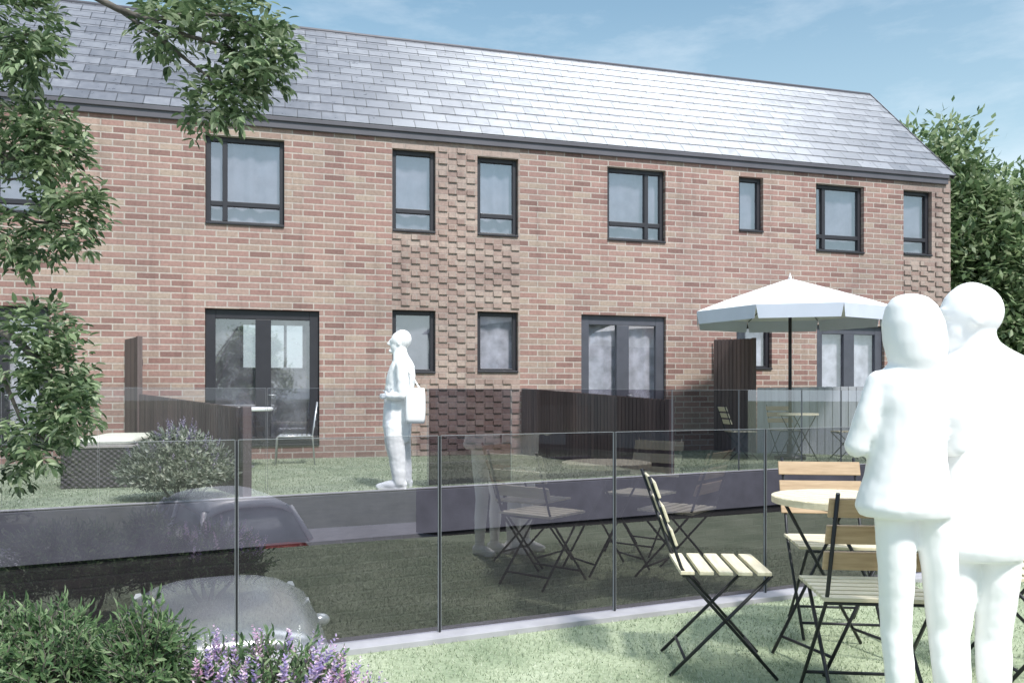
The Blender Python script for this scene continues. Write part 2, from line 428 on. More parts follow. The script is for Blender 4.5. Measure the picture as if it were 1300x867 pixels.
# openings: px left, px right, py top and bottom measured at the left edge
def rect(x0, x1, y0, y1):
    return (hs(x0), hs(x1), hz(x0, y1), hz(x0, y0))
WIN = {
    'W0': (rect(-42, 63, 198, 268), ('v', .32), ('h', .25)),
    'W1': (rect(260.5, 361, 170, 284), ('v', .24), ('h', .25)),
    'W2': (rect(498, 553, 188, 294), None, ('h', .27)),
    'W3': (rect(606, 658, 198, 299), None, ('h', .27)),
    'W4': (rect(771, 845, 211, 305.5), ('v', .70), ('h', .25)),
    'W5': (rect(938, 969, 223.5, 294), None, None),
    'W6': (rect(1036, 1097, 232.5, 319.5), ('v', .21), ('h', .24)),
    'W7': (rect(1147, 1183, 241, 324), None, ('h', .26)),
    'G2': (rect(498, 553, 393, 474), None, None),
    'G3': (rect(606, 658, 395, 473), None, None),
    'G5': (rect(935, 980, 411, 469), None, None),
}
DOOR = {'D0': rect(-70, 62, 386, 568), 'D1': rect(260, 405.5, 391, 568), 'D2': rect(738, 845.5, 399, 560), 'D3': rect(1037, 1123, 412, 558)}
opens = [w[0] for w in WIN.values()] + list(DOOR.values())
PANELS = [(hs(497.3), hs(660)), (hs(1147), S1)]
TH = 0.30
def wall_cells(mb, s0, s1, z0, z1, ops, y, th, skip=None, only=None, face=-1):
    ss = sorted({s0, s1} | {c for o in ops for c in o[:2] if s0 < c < s1} | {c for p in PANELS for c in p if s0 < c < s1})
    zs = sorted({z0, z1} | {c for o in ops for c in o[2:] if z0 < c < z1})
    for a, b in zip(ss, ss[1:]):
        cm = (a + b) / 2
        inp = any(p[0] <= cm <= p[1] for p in PANELS)
        if only is not None and inp != only: continue
        for c, d in zip(zs, zs[1:]):
            zm = (c + d) / 2
            if any(o[0] < cm < o[1] and o[2] < zm < o[3] for o in ops): continue
            mb.add([(a, y, c), (b, y, c), (b, y, d), (a, y, d)], [(0, 1, 2, 3)])
def reveals(mb, ops, y, d):
    for a, b, c, e in ops:
        mb.add([(a, y, c), (a, y + d, c), (a, y + d, e), (a, y, e)], [(0, 1, 2, 3)])
        mb.add([(b, y, c), (b, y, e), (b, y + d, e), (b, y + d, c)], [(0, 1, 2, 3)])
        mb.add([(a, y, c), (b, y, c), (b, y + d, c), (a, y + d, c)], [(0, 1, 2, 3)])
        mb.add([(a, y, e), (a, y + d, e), (b, y + d, e), (b, y, e)], [(0, 1, 2, 3)])
ZT = ZF1 - .02
mb = MB()
wall_cells(mb, S0, S1, ZB, ZT, opens, 0, TH, only=False)
in_panel = lambda o: any(p[0] - .02 <= o[0] and o[1] <= p[1] + .02 for p in PANELS)
reveals(mb, [o for o in opens if not in_panel(o)], 0, TH)
# gable ends (kept on the panel's corner side) and the rear wall, with one opening seen through the garden door
D1 = DOOR['D1']
mb.add([(S1, 0, ZB), (S1, DEP, ZB), (S1, DEP, ZT), (S1, 0, ZT)], [(0, 1, 2, 3)])
mb.add([(S1, 0, ZT), (S1, DEP, ZT), (S1, DEP / 2, ZR - .03)], [(0, 1, 2)])
mb.add([(S0, 0, ZB), (S0, DEP, ZB), (S0, DEP, ZT), (S0, 0, ZT)], [(0, 3, 2, 1)])
mb.add([(S0, 0, ZT), (S0, DEP, ZT), (S0, DEP / 2, ZR - .03)], [(0, 2, 1)])
RP = HP + HQ * DEP
_yr = (RP + HE * t_on(RP, HE, 345)).y
bw = (t_on(RP, HE, 309), t_on(RP, HE, 384), EYE + (HY - 467) / F * _yr - FAR, EYE + (HY - 404) / F * _yr - FAR)
PS = PANELS; PANELS = []
wall_cells(mb, S0, S1, ZB, ZT, [bw], DEP, TH)
PANELS = PS
mb.build('wall', 'brick', house)
# projecting headers of the two textured panels
rnd = random.Random(5)
for p0, p1 in PANELS:
    po = [o for o in opens if p0 - .02 <= o[0] and o[1] <= p1 + .02]
    mb = MB(); wall_cells(mb, p0, p1, ZB, ZT, po, 0, TH, only=True); reveals(mb, po, 0, TH)
    panel = mb.build('textured_brick_panel', 'panel_brick', house)
    mb = MB()
    n = round((p1 - p0) / .33); pit = (p1 - p0) / n
    row = 0; z = 0.005
    while z < ZF0 - .09:
        for k in range(n):
            a = p0 + k * pit + (0.012 if row % 2 == 0 else pit / 2)
            b = a + pit * .46
            if not any(o[0] - .03 < b and a < o[1] + .03 and o[2] - .02 < z + .085 and z < o[3] + .02 for o in opens) and b < p1 + .001:
                mb.box(a, b, -0.021 - .006 * rnd.random(), 0.004, z + .008, z + .092)
        z += .1; row += 1
    mb.build('projecting_brick', 'panel_brick', panel)

# plinth line, interior floors and plaster
mb = MB(); mb.box(S0 + .05, S1 - .05, TH, DEP - .05, -.06, .04); mb.box(S0 + .05, S1 - .05, TH, DEP - .05, 2.52, 2.72)
mb.build('floor', 'floorboards', house)
mb = MB()
for px in (200, 470, 700, 905, 1010):
    s = hs(px); mb.box(s, s + .1, TH + .002, DEP - .06, .041, 2.519); mb.box(s, s + .1, TH + .002, DEP - .06, 2.721, ZT)
wall_cells(mb, S0 + .06, S1 - .06, .041, 2.519, [bw], DEP - .055, TH)
wall_cells(mb, S0 + .06, S1 - .06, 2.721, ZT, [], DEP - .055, TH)
mb.box(S0 + .05, S1 - .05, TH, DEP - .05, ZT, ZT + .03)
mb.build('partition', 'plaster', house)
mb = MB()
a, b, c, d = bw; y = DEP - .03
for r in ((a - .06, b + .06, c - .06, c), (a - .06, b + .06, d, d + .06), (a - .06, a, c, d), (b, b + .06, c, d), (a + .68 * (b - a), a + .68 * (b - a) + .06, c, d)):
    mb.box(r[0], r[1], y - .06, y + .02, r[2], r[3])
mb.build('rear_window', 'frame_light', house)

def framed(name, o, fw, vs, hsl, lw, mat, yy=0.09, dep=0.07, panes=True, curtain=None):
    s0, s1, z0, z1 = o
    f = MB()
    f.box(s0 + .002, s0 + fw, yy, yy + dep, z0 + .002, z1 - .002); f.box(s1 - fw, s1 - .002, yy, yy + dep, z0 + .002, z1 - .002)
    f.box(s0 + fw, s1 - fw, yy + .001, yy + dep - .001, z1 - fw, z1 - .002); f.box(s0 + fw, s1 - fw, yy + .001, yy + dep - .001, z0 + .002, z0 + fw)
    for v in vs: f.box(v - lw / 2, v + lw / 2, yy - .004, yy + dep - .004, z0 + fw + .001, z1 - fw - .001)
    for h in hsl: f.box(s0 + fw + .001, s1 - fw - .001, yy - .002, yy + dep - .002, h - lw / 2, h + lw / 2)
    fo = f.build(name, mat, house, 0.006)
    # sill
    g = MB(); g.box(s0 + .004, s1 - .004, -.03, yy - .001, z0 + .003, z0 + .035); g.build('sill', mat, fo, 0.004)
    p = MB()
    xs = [s0 + fw] + sorted(vs) + [s1 - fw]; zs = [z0 + fw] + sorted(hsl) + [z1 - fw]
    for a, b in zip(xs, xs[1:]):
        for c, d in zip(zs, zs[1:]):
            p.add([(a, yy + .045, c), (b, yy + .045, c), (b, yy + .045, d), (a, yy + .045, d)], [(0, 1, 2, 3)])
    p.build('pane', 'pane', fo)
    if curtain is not None:
        q = MB(); n = 46; r = random.Random(curtain)
        A = [(r.uniform(6, 30), r.uniform(0, 6), r.uniform(.004, .012)) for _ in range(3)]
        vs_ = []
        for i in range(n + 1):
            s = s0 + .004 + (s1 - s0 - .008) * i / n
            yv = .225 + sum(a * math.sin(w * s + ph) for w, ph, a in A)
            vs_ += [(s, yv, z0 + .01), (s, yv, z1 - .01)]
        q.add(vs_, [(2 * i, 2 * i + 2, 2 * i + 3, 2 * i + 1) for i in range(n)], True)
        q.build('curtain', 'haze_sheet' if o == DOOR['D1'] else 'net' if 'door' in name or o == WIN['G3'][0] or o == WIN['G5'][0] else 'blind', fo)  # the sheet in the first garden door is added pane haze
    return fo
for i, (k, (o, v, h)) in enumerate(WIN.items()):
    vs = [o[0] + v[1] * (o[1] - o[0])] if v else []
    hl = [o[2] + h[1] * (o[3] - o[2])] if h else []
    framed('window', o, .075, vs, hl, .075, M['frame'], curtain=100 + i)
for k, o in DOOR.items():
    s0, s1, z0, z1 = o
    fw = .15 if k in ('D0', 'D1') else .17
    mat = M['frame'] if k in ('D0', 'D1') else M['frame_light']
    d = framed('french_door', o, fw, [(s0 + s1) / 2], [], .24, mat, yy=.07, dep=.08, curtain=(7 if k == 'D3' else 9 if k == 'D2' else 11 if k == 'D0' else 13))
    hm = MB(); sx = (s0 + s1) / 2 + .09; hm.tube([(sx, .062, 1.02), (sx, .02, 1.02), (sx + .11, .018, 1.02)], .011); hm.build('handle', 'silver', d)
mb = MB(); mb.box(S0, S1 - .10, -.055, -.001, ZF0, ZF1 + .0); mb.box(S0, S1 - .10, -.085, -.056, ZF1 - .06, ZF1 + .005)
mb.build('fascia', 'fascia', house, 0.006)
# roof: a thin deck with lapped courses of slate on the side facing the gardens
roof = MB()
n = 12; sl = (DEP / 2) * math.sqrt(2)
c45 = math.sqrt(.5)
def on_roof(s, u, lift):                       # u along the slope from the eave, lift normal to it
    return (s, u * c45 - lift * c45 - .07, ZF1 + u * c45 + lift * c45 + .005)
ROWN = (sl + .1) / n
RE = S1 + .035
for i in range(n):
    u0, u1 = i * ROWN - .0, (i + 1) * ROWN + .06
    if i == n - 1: u1 = (i + 1) * ROWN
    pts = []
    for s in (S0 - .05, RE):
        pts += [on_roof(s, u0, .0), on_roof(s, u0, .021), on_roof(s, u1, .012), on_roof(s, u1, -.01)]
    roof.add(pts, [(0, 1, 5, 4), (1, 2, 6, 5), (2, 3, 7, 6), (0, 4, 7, 3), (0, 3, 2, 1), (4, 5, 6, 7)])
yr, zr = on_roof(0, sl + .1, .0)[1:]
roof.add([(S0 - .05, yr, zr), (RE, yr, zr), (RE, DEP + .08, ZF1 - .05), (S0 - .05, DEP + .08, ZF1 - .05)], [(0, 1, 2, 3)])
ro = roof.build('roof', 'slate', house)
mb = MB(); mb.tube([(S0, yr, zr + .0), (RE, yr, zr + .0)], .045, 8); mb.build('ridge_tile', 'fascia', ro)
mb = MB()
for u0, u1 in ((0.0, sl + .1),):
    p = [on_roof(RE + .004, u0, -.08), on_roof(RE + .004, u1, -.08), on_roof(RE + .004, u1, .03), on_roof(RE + .004, u0, .03)]
    q = [(v[0] - .05, v[1], v[2]) for v in p]
    q = [(RE + .004 + .02, v[1], v[2]) for v in p]
    mb.add(p + q, [(0, 3, 2, 1), (4, 5, 6, 7), (0, 1, 5, 4), (1, 2, 6, 5), (2, 3, 7, 6), (3, 0, 4, 7)])
mb.build('verge_trim', 'fascia', ro)

# ------------------------------------------------------------------ timber fences between the gardens
def board_run(root, a, b, z0, za, zb, pitch=.085, name='board_panel', mat='dark_boards', inv=None):
    a = Vector(a); b = Vector(b); L = (b - a).length; d = (b - a) / L
    nrm = Vector((-d.y, d.x)); mb = MB(); n = max(2, int(L / pitch))
    for i in range(n):
        c0 = a + d * (L * i / n); c1 = a + d * (L * (i + 1) / n - .012)
        zt = za + (zb - za) * (i + .5) / n
        vs = []
        for z in (z0, zt):
            for p in (c0, c1):
                for q in (-.012, .012): vs.append((p.x + nrm.x * q - root.location.x, p.y + nrm.y * q - root.location.y, z - root.location.z))
        mb.add(vs, [(0, 1, 3, 2), (4, 6, 7, 5), (0, 4, 5, 1), (2, 3, 7, 6), (0, 2, 6, 4), (1, 5, 7, 3)])
    # backing rails that close the gaps
    for f in (.2, .8):
        p0 = a + nrm * .035; p1 = b + nrm * .035
        mb.bar((p0.x - root.location.x, p0.y - root.location.y, (z0 + (za - z0) * f) - root.location.z), (p1.x - root.location.x, p1.y - root.location.y, (z0 + (zb - z0) * f) - root.location.z), .04, .09)
    p0 = a + nrm * .016; p1 = b + nrm * .016
    mb.add([(p0.x - root.location.x, p0.y - root.location.y, z0 - root.location.z), (p1.x - root.location.x, p1.y - root.location.y, z0 - root.location.z), (p1.x - root.location.x, p1.y - root.location.y, zb - root.location.z - .01), (p0.x - root.location.x, p0.y - root.location.y, za - root.location.z - .01)], [(0, 1, 2, 3)])
    return mb.build(name, mat, root)
def post(root, p, z0, z1, w=.1, mat='dark_boards', rot=0):
    mb = MB(); mt = Matrix.Translation((p[0] - root.location.x, p[1] - root.location.y, 0)) @ Matrix.Rotation(rot, 4, 'Z')
    mb.box(-w / 2, w / 2, -w / 2, w / 2, z0 - root.location.z, z1 - root.location.z, mt); return mb.build('post', mat, root, .006)

# fence 1
wp = HP + HE * hs(160) - HQ * .04
e1 = Vector(at(312, HY, 8.25)[:2])
k = .30
q1 = wp + (e1 - wp) * .16
f1 = empty('timber_fence', (*e1, FAR), 0, 'dark vertical board fence with a tall end beside the wicker daybed', 'fence')
board_run(f1, wp, q1, FAR, 2.04, 2.04, name='tall_panel')
board_run(f1, q1, e1, FAR, 1.22, 1.07)
post(f1, q1 + (e1 - wp).normalized() * .03, FAR, 2.045, .07, rot=math.atan2(*(e1 - wp).yx)); post(f1, e1, FAR - .02, 1.085, .09, rot=math.atan2(*(e1 - wp).yx))
# fence 2
wp = HP + HE * hs(662) - HQ * .04
e2 = Vector(at(850, HY, 10.75)[:2])
f2 = empty('timber_fence', (*e2, FAR), 0, 'dark vertical board fence behind the glass, between textured brickwork and the middle garden door', 'fence')
board_run(f2, wp, e2, FAR, 1.32, 1.14)
post(f2, e2, FAR - .02, 1.15, .09, rot=math.atan2(*(e2 - wp).yx))
# fence 3: tall dark end, then low boards coloured pale as if in glare
wp = HP + HE * hs(905) - HQ * .05
q3 = Vector(at(957, HY, 14.6)[:2]); e3 = Vector(at(1170, HY, 13.75)[:2])
f3 = empty('timber_fence', (*q3, FAR), 0, 'tall dark board screen with low boards beyond in a glare-pale colour, behind the parasol pole', 'fence')
board_run(f3, wp, q3, FAR, 2.22, 2.20, name='tall_panel')
post(f3, q3, FAR, 2.21, .07)
o = board_run(f3, q3 + Vector((.06, 0)), e3, FAR, 1.33, 1.36, .12, 'low_panel', 'glare_boards'); o['label'] = 'low boards with sky glare put into their pale colour'

# ------------------------------------------------------------------ glass balustrades
def balustrade(name, A, D, ts, z0, h, gmat, label, posts, inset, chan):
    root = empty(name, (*A, z0), math.atan2(D.y, D.x), label, 'balustrade')
    for i, (a, b) in enumerate(zip(ts, ts[1:])):
        mb = MB(); mb.add([(a + .007, -inset, 0.03), (b - .007, -inset, 0.03), (b - .007, -inset, h), (a + .007, -inset, h)], [(0, 1, 2, 3)])
        g = mb.build('glass_panel', gmat(a) if callable(gmat) else gmat, root)
        e = MB()
        for x in (a + .007, b - .007): e.box(x - .001, x + .001, -inset - .005, -inset + .005, .03, h)
        e.box(a + .009, b - .009, -inset - .004, -inset + .004, h - .0012, h + .0012)
        e.build('polished_edge', 'glass_edge', g)
    for t in ts:
        if posts(t):
            mb = MB(); mb.box(t - .0042, t + .0042, -inset - .008, -inset + .008, 0, h - .002); mb.build('post', 'steel', root, .002)
    mb = MB(); mb.box(ts[0], ts[-1], -inset - chan[0], -inset + chan[1], -.003 if chan[2] < .02 else -.03, chan[2]); mb.build('base_channel', 'concrete', root, .004)
    return root
M['glass_edge'] = plain('glass_edge', (.26, .28, .30), 0.2, 0, 0.05)
nt_ = [-5.6, -4.6, -3.6, -2.58, -1.56, -.564, .394, 1.395, 2.43, 3.45, 4.47, 5.5, 6.5, 7.5]
balustrade('glass_balustrade', NA, ND, nt_, 0.0, 1.0, 'near_glass', 'tinted glass balustrade with slim dark posts along the pale lawn kerb', lambda t: True, 0.0, (.10, .03, .028))
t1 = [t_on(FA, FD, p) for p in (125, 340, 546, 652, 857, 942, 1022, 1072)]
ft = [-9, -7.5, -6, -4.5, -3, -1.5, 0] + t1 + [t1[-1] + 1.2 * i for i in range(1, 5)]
balustrade('glass_balustrade', FA, FD, ft, FAR, 1.09, lambda a: 'dark_reflection_glass' if t1[2] - .01 <= a < t1[3] - .01 else 'dim_reflection_glass' if t1[3] - .01 <= a < t1[4] - .01 else 'milky_glass' if a >= t1[4] - .01 else 'far_glass', 'clear glass balustrade along the raised garden edge, beyond the tinted one', lambda t: t >= t1[5] - .01, -0.06, (.02, .02, .012))

# ------------------------------------------------------------------ furniture
def make_chair(name='folding_chair', label='', n=5, wood='wood_pale', back='wood_pale'):
    r = empty(name, (0, 0, 0), 0, label, 'chair')
    s = MB(); w = .40 / n
    for i in range(n): s.box(-.205 + i * w, -.205 + i * w + w * .74, -.205, .205, .442, .458)
    s.build('seat', wood, r, .003)
    b = MB()
    for z in (.60, .70, .80):
        x = -.2 - (z - .47) * .351
        mt = Matrix.Translation((x + .012, 0, z)) @ Matrix.Rotation(R(-19.4), 4, 'Y')
        b.box(-.006, .006, -.215, .215, -.037, .037, mt)
    b.build('backrest', back, r, .003)
    for y in (-.19, .19):
        l = MB(); l.tube([(-.335, y, .855), (-.2, y, .47), (-.17, y, .42), (.20, y, .005)], 0.0078, 6); l.build('leg', 'steel', r)
    for y in (-.168, .168):
        l = MB(); l.tube([(.18, y, .436), (-.245, y, .005)], 0.0078, 6); l.build('leg', 'steel', r)
    for x, y, z in ((.14, .19, .072), (-.18, .168, .075), (.18, .168, .434), (-.19, .19, .434)):
        f = MB(); f.tube([(x, -y, z), (x, y, z)], .007, 6); f.build('stretcher', 'steel', r)
    return r
def make_table(label, rad=.30, h=.74, top='wood_pale'):
    r = empty('bistro_table', (0, 0, 0), 0, label, 'table')
    t = MB(); n = 9; w = 2 * rad / n
    for i in range(n):
        y0 = -rad + i * w + .006; y1 = y0 + w - .012
        m_ = 8; up = []; dn = []
        for kk in range(m_ + 1):
            y = y0 + (y1 - y0) * kk / m_; x = math.sqrt(max(0, rad * rad - y * y)); up.append((x, y)); dn.append((-x, y))
        poly = up + dn[::-1]; L = len(poly)
        t.add([(x, y, h - .022) for x, y in poly] + [(x, y, h) for x, y in poly], [tuple(reversed(range(L))), tuple(range(L, 2 * L))] + [(k, (k + 1) % L, L + (k + 1) % L, L + k) for k in range(L)])
    tp = t.build('table_top', top, r)
    rim = MB(); rim.lathe([(rad + .001, h - .03), (rad + .007, h - .03), (rad + .007, h - .002), (rad + .001, h - .002)], 40, smooth=False); rim.build('rim', top, tp)
    for y in (-.17, .17):
        for sgn in (-1, 1):
            l = MB(); l.tube([(sgn * .2, y * (1 if sgn > 0 else .9), h - .03), (-sgn * .25, y * (1 if sgn > 0 else .9), .005)], 0.0078, 6); l.build('leg', 'steel', r)
    for x, y, z in ((-.2, .17, .08), (.2, .155, .08), (.2, .17, h - .035), (-.2, .17, h - .035)):
        f = MB(); f.tube([(x, -y, z), (x, y, z)], .007, 6); f.build('stretcher', 'steel', r)
    return r
G1 = 'folding chairs at the lawn table'
tb = make_table('round slatted bistro table on the pale lawn beside the two white figures')
tb.location = (1.50, 3.76, 0); tb.rotation_euler.z = R(20)
cA = make_chair(label='folding chair standing alone on the lawn, bleached slats, seen side on'); cA['group'] = G1
cA.location = (.93, 3.68, 0); cA.rotation_euler.z = R(-4)
def chair_copy(src, x, y, z, rz, label, group):
    c = copy_tree(src); c.location = (x, y, z); c.rotation_euler.z = R(rz); c['label'] = label; c['group'] = group; return c
cB = make_chair(label='folding chair facing the camera across the lawn table, tan wooden back', n=6, back='wood'); cB['group'] = G1
cB.location = (1.64, 4.22, 0); cB.rotation_euler.z = R(-97)
cC = chair_copy(cB, 1.37, 3.22, 0, 84, 'folding chair with its brown back to the camera, tucked under the lawn table', G1)
cD = chair_copy(cA, 2.22, 3.55, 0, 176, 'folding chair half hidden beside the taller white figure at the lawn table', G1)

# parasol garden: table, chairs, parasol
up = at(1003, 580, 13.2); ux, uy = up.x, up.y
def make_parasol():
    r = empty('parasol', (ux, uy, FAR), R(9), 'white octagonal parasol with pale blue valance over the far garden table', 'parasol')
    b = MB(); b.lathe([(.0, 0), (.24, 0), (.24, .05), (.05, .09), (.05, .24), (0, .24)], 24); b.build('base', 'steel', r)
    p = MB(); p.tube([(0, 0, .05), (0, 0, 2.85)], .027, 12); p.build('pole', 'steel', r)
    zc = 2.33; RAD = 1.56; rise = .55
    c = MB(); ang = [2 * PI * k / 8 for k in range(8)]
    rings = []
    for fr in (1.0, .75, .5, .25, .03):
        ring = []
        for k in range(8):
            for sgm in range(4):
                t = ang[k] + 2 * PI / 8 * sgm / 4
                # straight between the ribs, sagging slightly
                a0, a1 = ang[k], ang[k] + PI / 4
                pa = Vector((math.cos(a0), math.sin(a0))); pb = Vector((math.cos(a1), math.sin(a1)))
                q = pa + (pb - pa) * sgm / 4
                sag = 0.0
                ring.append((q.x * RAD * fr, q.y * RAD * fr, zc + rise * (1 - fr) ** .94 - sag * 1.0))
        rings.append(ring)
    c.rings(rings, smooth=False, cap=False); can = c.build('canopy', 'canvas', r)
    can.modifiers.new('thickness', 'SOLIDIFY').thickness = 0.006
    v = MB()
    for k in range(8):
        pa = Vector((math.cos(ang[k]), math.sin(ang[k]))) * RAD; pb = Vector((math.cos(ang[k] + PI / 4), math.sin(ang[k] + PI / 4))) * RAD
        nn = ((pa + pb) / 2).normalized()
        pts = []
        for i in range(9):
            f = i / 8; f2 = .03 + .94 * f
            q = pa + (pb - pa) * f; q2 = pa + (pb - pa) * f2 - nn * .004
            sag = 0.0
            pts += [(q.x * 1.002, q.y * 1.002, zc - sag - .004), (q2.x, q2.y, zc - .20)]
        v.add(pts, [(2 * i, 2 * i + 1, 2 * i + 3, 2 * i + 2) for i in range(8)], False)
    va = v.build('valance', 'valance', r); va.modifiers.new('thickness', 'SOLIDIFY').thickness = 0.004
    for k in range(8):
        rb = MB(); rb.tube([(0, 0, zc + rise - .05), (math.cos(ang[k]) * RAD * .97, math.sin(ang[k]) * RAD * .97, zc - .012)], .008, 6); rb.build('rib', 'steel', r)
    fi = MB(); fi.lathe([(.0, zc + rise - .02), (.03, zc + rise - .01), (.022, zc + rise + .03), (.012, zc + rise + .05), (0, zc + rise + .1)], 12); fi.build('finial', 'canvas', r)
    return r
make_parasol()
G2 = 'folding chairs under the parasol'
tb2 = copy_tree(tb); tb2.location = (ux - .02, uy - .42, FAR); tb2.scale = (1.0, 1.0, 1.0); tb2['label'] = 'slatted round table under the white parasol in the far garden'
chair_copy(cA, ux - .82, uy - .15, FAR, 4, 'folding chair facing the parasol table from the brick wall side', G2)
chair_copy(cA, ux + .80, uy - .25, FAR, 178, 'folding chair on the opposite side of the parasol table, by the pale boards', G2)
chair_copy(cB, ux + .05, uy + .35, FAR, -85, 'folding chair behind the parasol pole, its tan back to the boards', G2)

# middle garden of the first door: white table and silver chair
pt = at(318, 519, 11.6)
wt = empty('garden_table', (pt.x - .22, pt.y, FAR), 0, 'round white garden table half hidden behind the dark fence', 'table')
m = MB(); m.lathe([(0, .80), (.50, .80), (.52, .815), (.52, .835), (.50, .85), (0, .85)], 40, smooth=False); m.build('table_top', 'white_top', wt)
m = MB(); m.lathe([(0, 0), (.26, 0), (.26, .025), (.04, .05), (.035, .79), (.10, .80), (0, .80)], 20); m.build('pedestal', 'silver', wt)
pc = at(374, 565, 12.25)
sc = empty('metal_chair', (pc.x, pc.y, FAR), R(180 + 14), 'silver slatted metal chair in front of the dark garden door', 'chair')
m = MB()
for i in range(7): m.box(-.23 + i * .066, -.23 + i * .066 + .045, -.22, .22, .425, .437)
m.build('seat', 'silver', sc, .002)
m = MB()
for z in (.58, .68, .78, .88): m.box(-.275 - (z - .45) * .14, -.26 - (z - .45) * .14, -.22, .22, z - .03, z + .03)
m.build('backrest', 'silver', sc, .002)
for sx in (-1, 1):
    for y in (-.22, .22):
        m = MB()
        if sx < 0: m.tube([(-.325, y, .92), (-.255, y, .43), (-.29, y, .0)], .011, 8)
        else: m.tube([(-.25, y, .418), (.22, y, .418), (.25, y, .40), (.27, y, 0)], .011, 8)
        m.build('leg', 'silver', sc)

# wicker daybed
c0 = at(74, 622, 8.95)
wd = empty('wicker_daybed', (c0.x + .02, c0.y, FAR), R(16), 'dark woven wicker daybed with cream cushions beside the tall fence end', 'daybed')
m = MB(); m.box(0, .80, 0, 2.1, .0, .44); wb = m.build('base', 'wicker', wd, .015)
m = MB()
for r_ in ((-.012, .812, -.012, .08), (-.012, .812, 2.02, 2.112), (-.012, .08, .08, 2.02), (.72, .812, .08, 2.02)): m.box(r_[0], r_[1], r_[2], r_[3], .441, .470)
m.build('top_rail', 'edge_trim', wd, .004)
def pillow(x0, x1, y0, y1, z0, z1):
    m = MB(); rr = []
    for i in range(9):
        f = i / 8; z = z0 + (z1 - z0) * f; k = 1 - .12 * (abs(2 * f - 1) ** 3)
        cx_, cy_ = (x0 + x1) / 2, (y0 + y1) / 2; ring = []
        for a in range(28):
            t = 2 * PI * a / 28; cs, sn = math.cos(t), math.sin(t)
            ring.append((cx_ + (x1 - x0) / 2 * k * math.copysign(abs(cs) ** .35, cs), cy_ + (y1 - y0) / 2 * k * math.copysign(abs(sn) ** .35, sn), z))
        rr.append(ring)
    m.rings(rr); return m
pillow(.10, .70, .12, .95, .441, .535).build('cushion', 'cushion', wd); pillow(.10, .70, 1.0, 1.98, .441, .525).build('cushion', 'cushion', wd)

# ------------------------------------------------------------------ vegetation
def leaf(mb, p, d, nrm, L, W, fold=.25, six=True):
    d = d.normalized(); s = d.cross(nrm)
    if s.length < 1e-4: s = d.cross(Vector((1, 0, .1)))
    s.normalize(); u = s.cross(d)
    if six:
        a = p + d * (L * .35) + s * (W / 2) + u * (W * fold); b = p + d * (L * .72) + s * (W * .38) + u * (W * fold * .6)
        c = p + d * (L * .35) - s * (W / 2) + u * (W * fold); e = p + d * (L * .72) - s * (W * .38) + u * (W * fold * .6)
        t = p + d * L - u * (L * .10); m1 = p + d * (L * .4); 
        mb.add([p, a, b, t, e, c, m1], [(0, 6, 2, 1), (6, 3, 2), (0, 5, 4, 6), (6, 4, 3)])
    else:
        mb.add([p, p + d * (L * .45) + s * (W / 2), p + d * L, p + d * (L * .45) - s * (W / 2)], [(0, 1, 2), (0, 2, 3)])
def rdir(r): 
    v = Vector((r.gauss(0, 1), r.gauss(0, 1), r.gauss(0, 1))); return v.normalized()

def spray(mb, r, p, d, L, leafL, leafW, k=4):
    d = d.normalized(); up_ = Vector((0, 0, 1)) + rdir(r) * .5
    s = d.cross(up_)
    if s.length < 1e-3: s = Vector((1, 0, 0))
    s.normalize()
    for i in range(k):
        q = p + d * (L * (i + .5) / k) - Vector((0, 0, 1)) * (L * .25 * ((i + .5) / k) ** 2)
        for sg in (-1, 1):
            ld = (d * .6 + s * sg + rdir(r) * .25 - Vector((0, 0, .25)))
            leaf(mb, q, ld, up_ + rdir(r) * .4, leafL * r.uniform(.8, 1.2), leafW * r.uniform(.8, 1.2))
    leaf(mb, p + d * L, d + rdir(r) * .2 - Vector((0, 0, .3)), up_, leafL, leafW)

# the near tree that hangs into the picture from the side: trunk outside the frame
tr = empty('ash_tree', (-3.05, 3.55, GROUND), 0, 'leafy ash tree hanging branches across the brick terrace', 'tree')
rl = Vector((-3.05, 3.55, GROUND))
def P(px, py, d): return at(px, py, d) - rl
limb = MB()
def limb_to(pts, r0, r1):
    n = len(pts); limb.tube(pts, [r0 + (r1 - r0) * i / (n - 1) for i in range(n)], 7)
tk = MB(); tk.tube([(0, 0, 0), (.03, .02, 1.2), (-.03, .05, 2.4), (.05, .0, 3.6), (.12, -.05, 4.8)], [.17, .14, .12, .09, .05], 12); tk.build('trunk', 'bark', tr)
limb_to([Vector((.02, .02, 3.5)), P(20, -60, 3.5), P(90, -20, 3.45), P(150, 12, 3.4), P(190, 26, 3.4), P(225, 42, 3.38), P(290, 60, 3.4), P(315, 85, 3.4)], .020, .005)
limb_to([P(150, 12, 3.4), P(205, 50, 3.42), P(235, 75, 3.42), P(265, 98, 3.4), P(275, 130, 3.4)], .010, .004)
limb_to([P(190, 26, 3.4), P(240, 18, 3.35), P(300, 20, 3.3), P(335, 45, 3.3)], .010, .004)
limb_to([Vector((.02, .03, 3.0)), P(-40, 60, 3.5), P(15, 50, 3.4), P(45, 40, 3.35)], .03, .005)
limb_to([Vector((.0, .05, 2.4)), P(-40, 190, 3.5), P(20, 200, 3.45), P(80, 200, 3.4), P(100, 195, 3.4)], .03, .005)
limb_to([P(-40, 240, 3.5), P(0, 262, 3.45), P(45, 282, 3.42), P(95, 285, 3.4)], .010, .004)
limb_to([P(-40, 190, 3.5), P(10, 228, 3.45), P(40, 226, 3.42), P(62, 212, 3.4)], .007, .003)
limb_to([Vector((.0, .05, 1.9)), P(-40, 400, 3.5), P(20, 430, 3.4), P(60, 470, 3.35), P(95, 510, 3.35)], .03, .005)
limb_to([P(-40, 400, 3.5), P(0, 470, 3.45), P(30, 540, 3.4), P(60, 560, 3.4)], .012, .004)
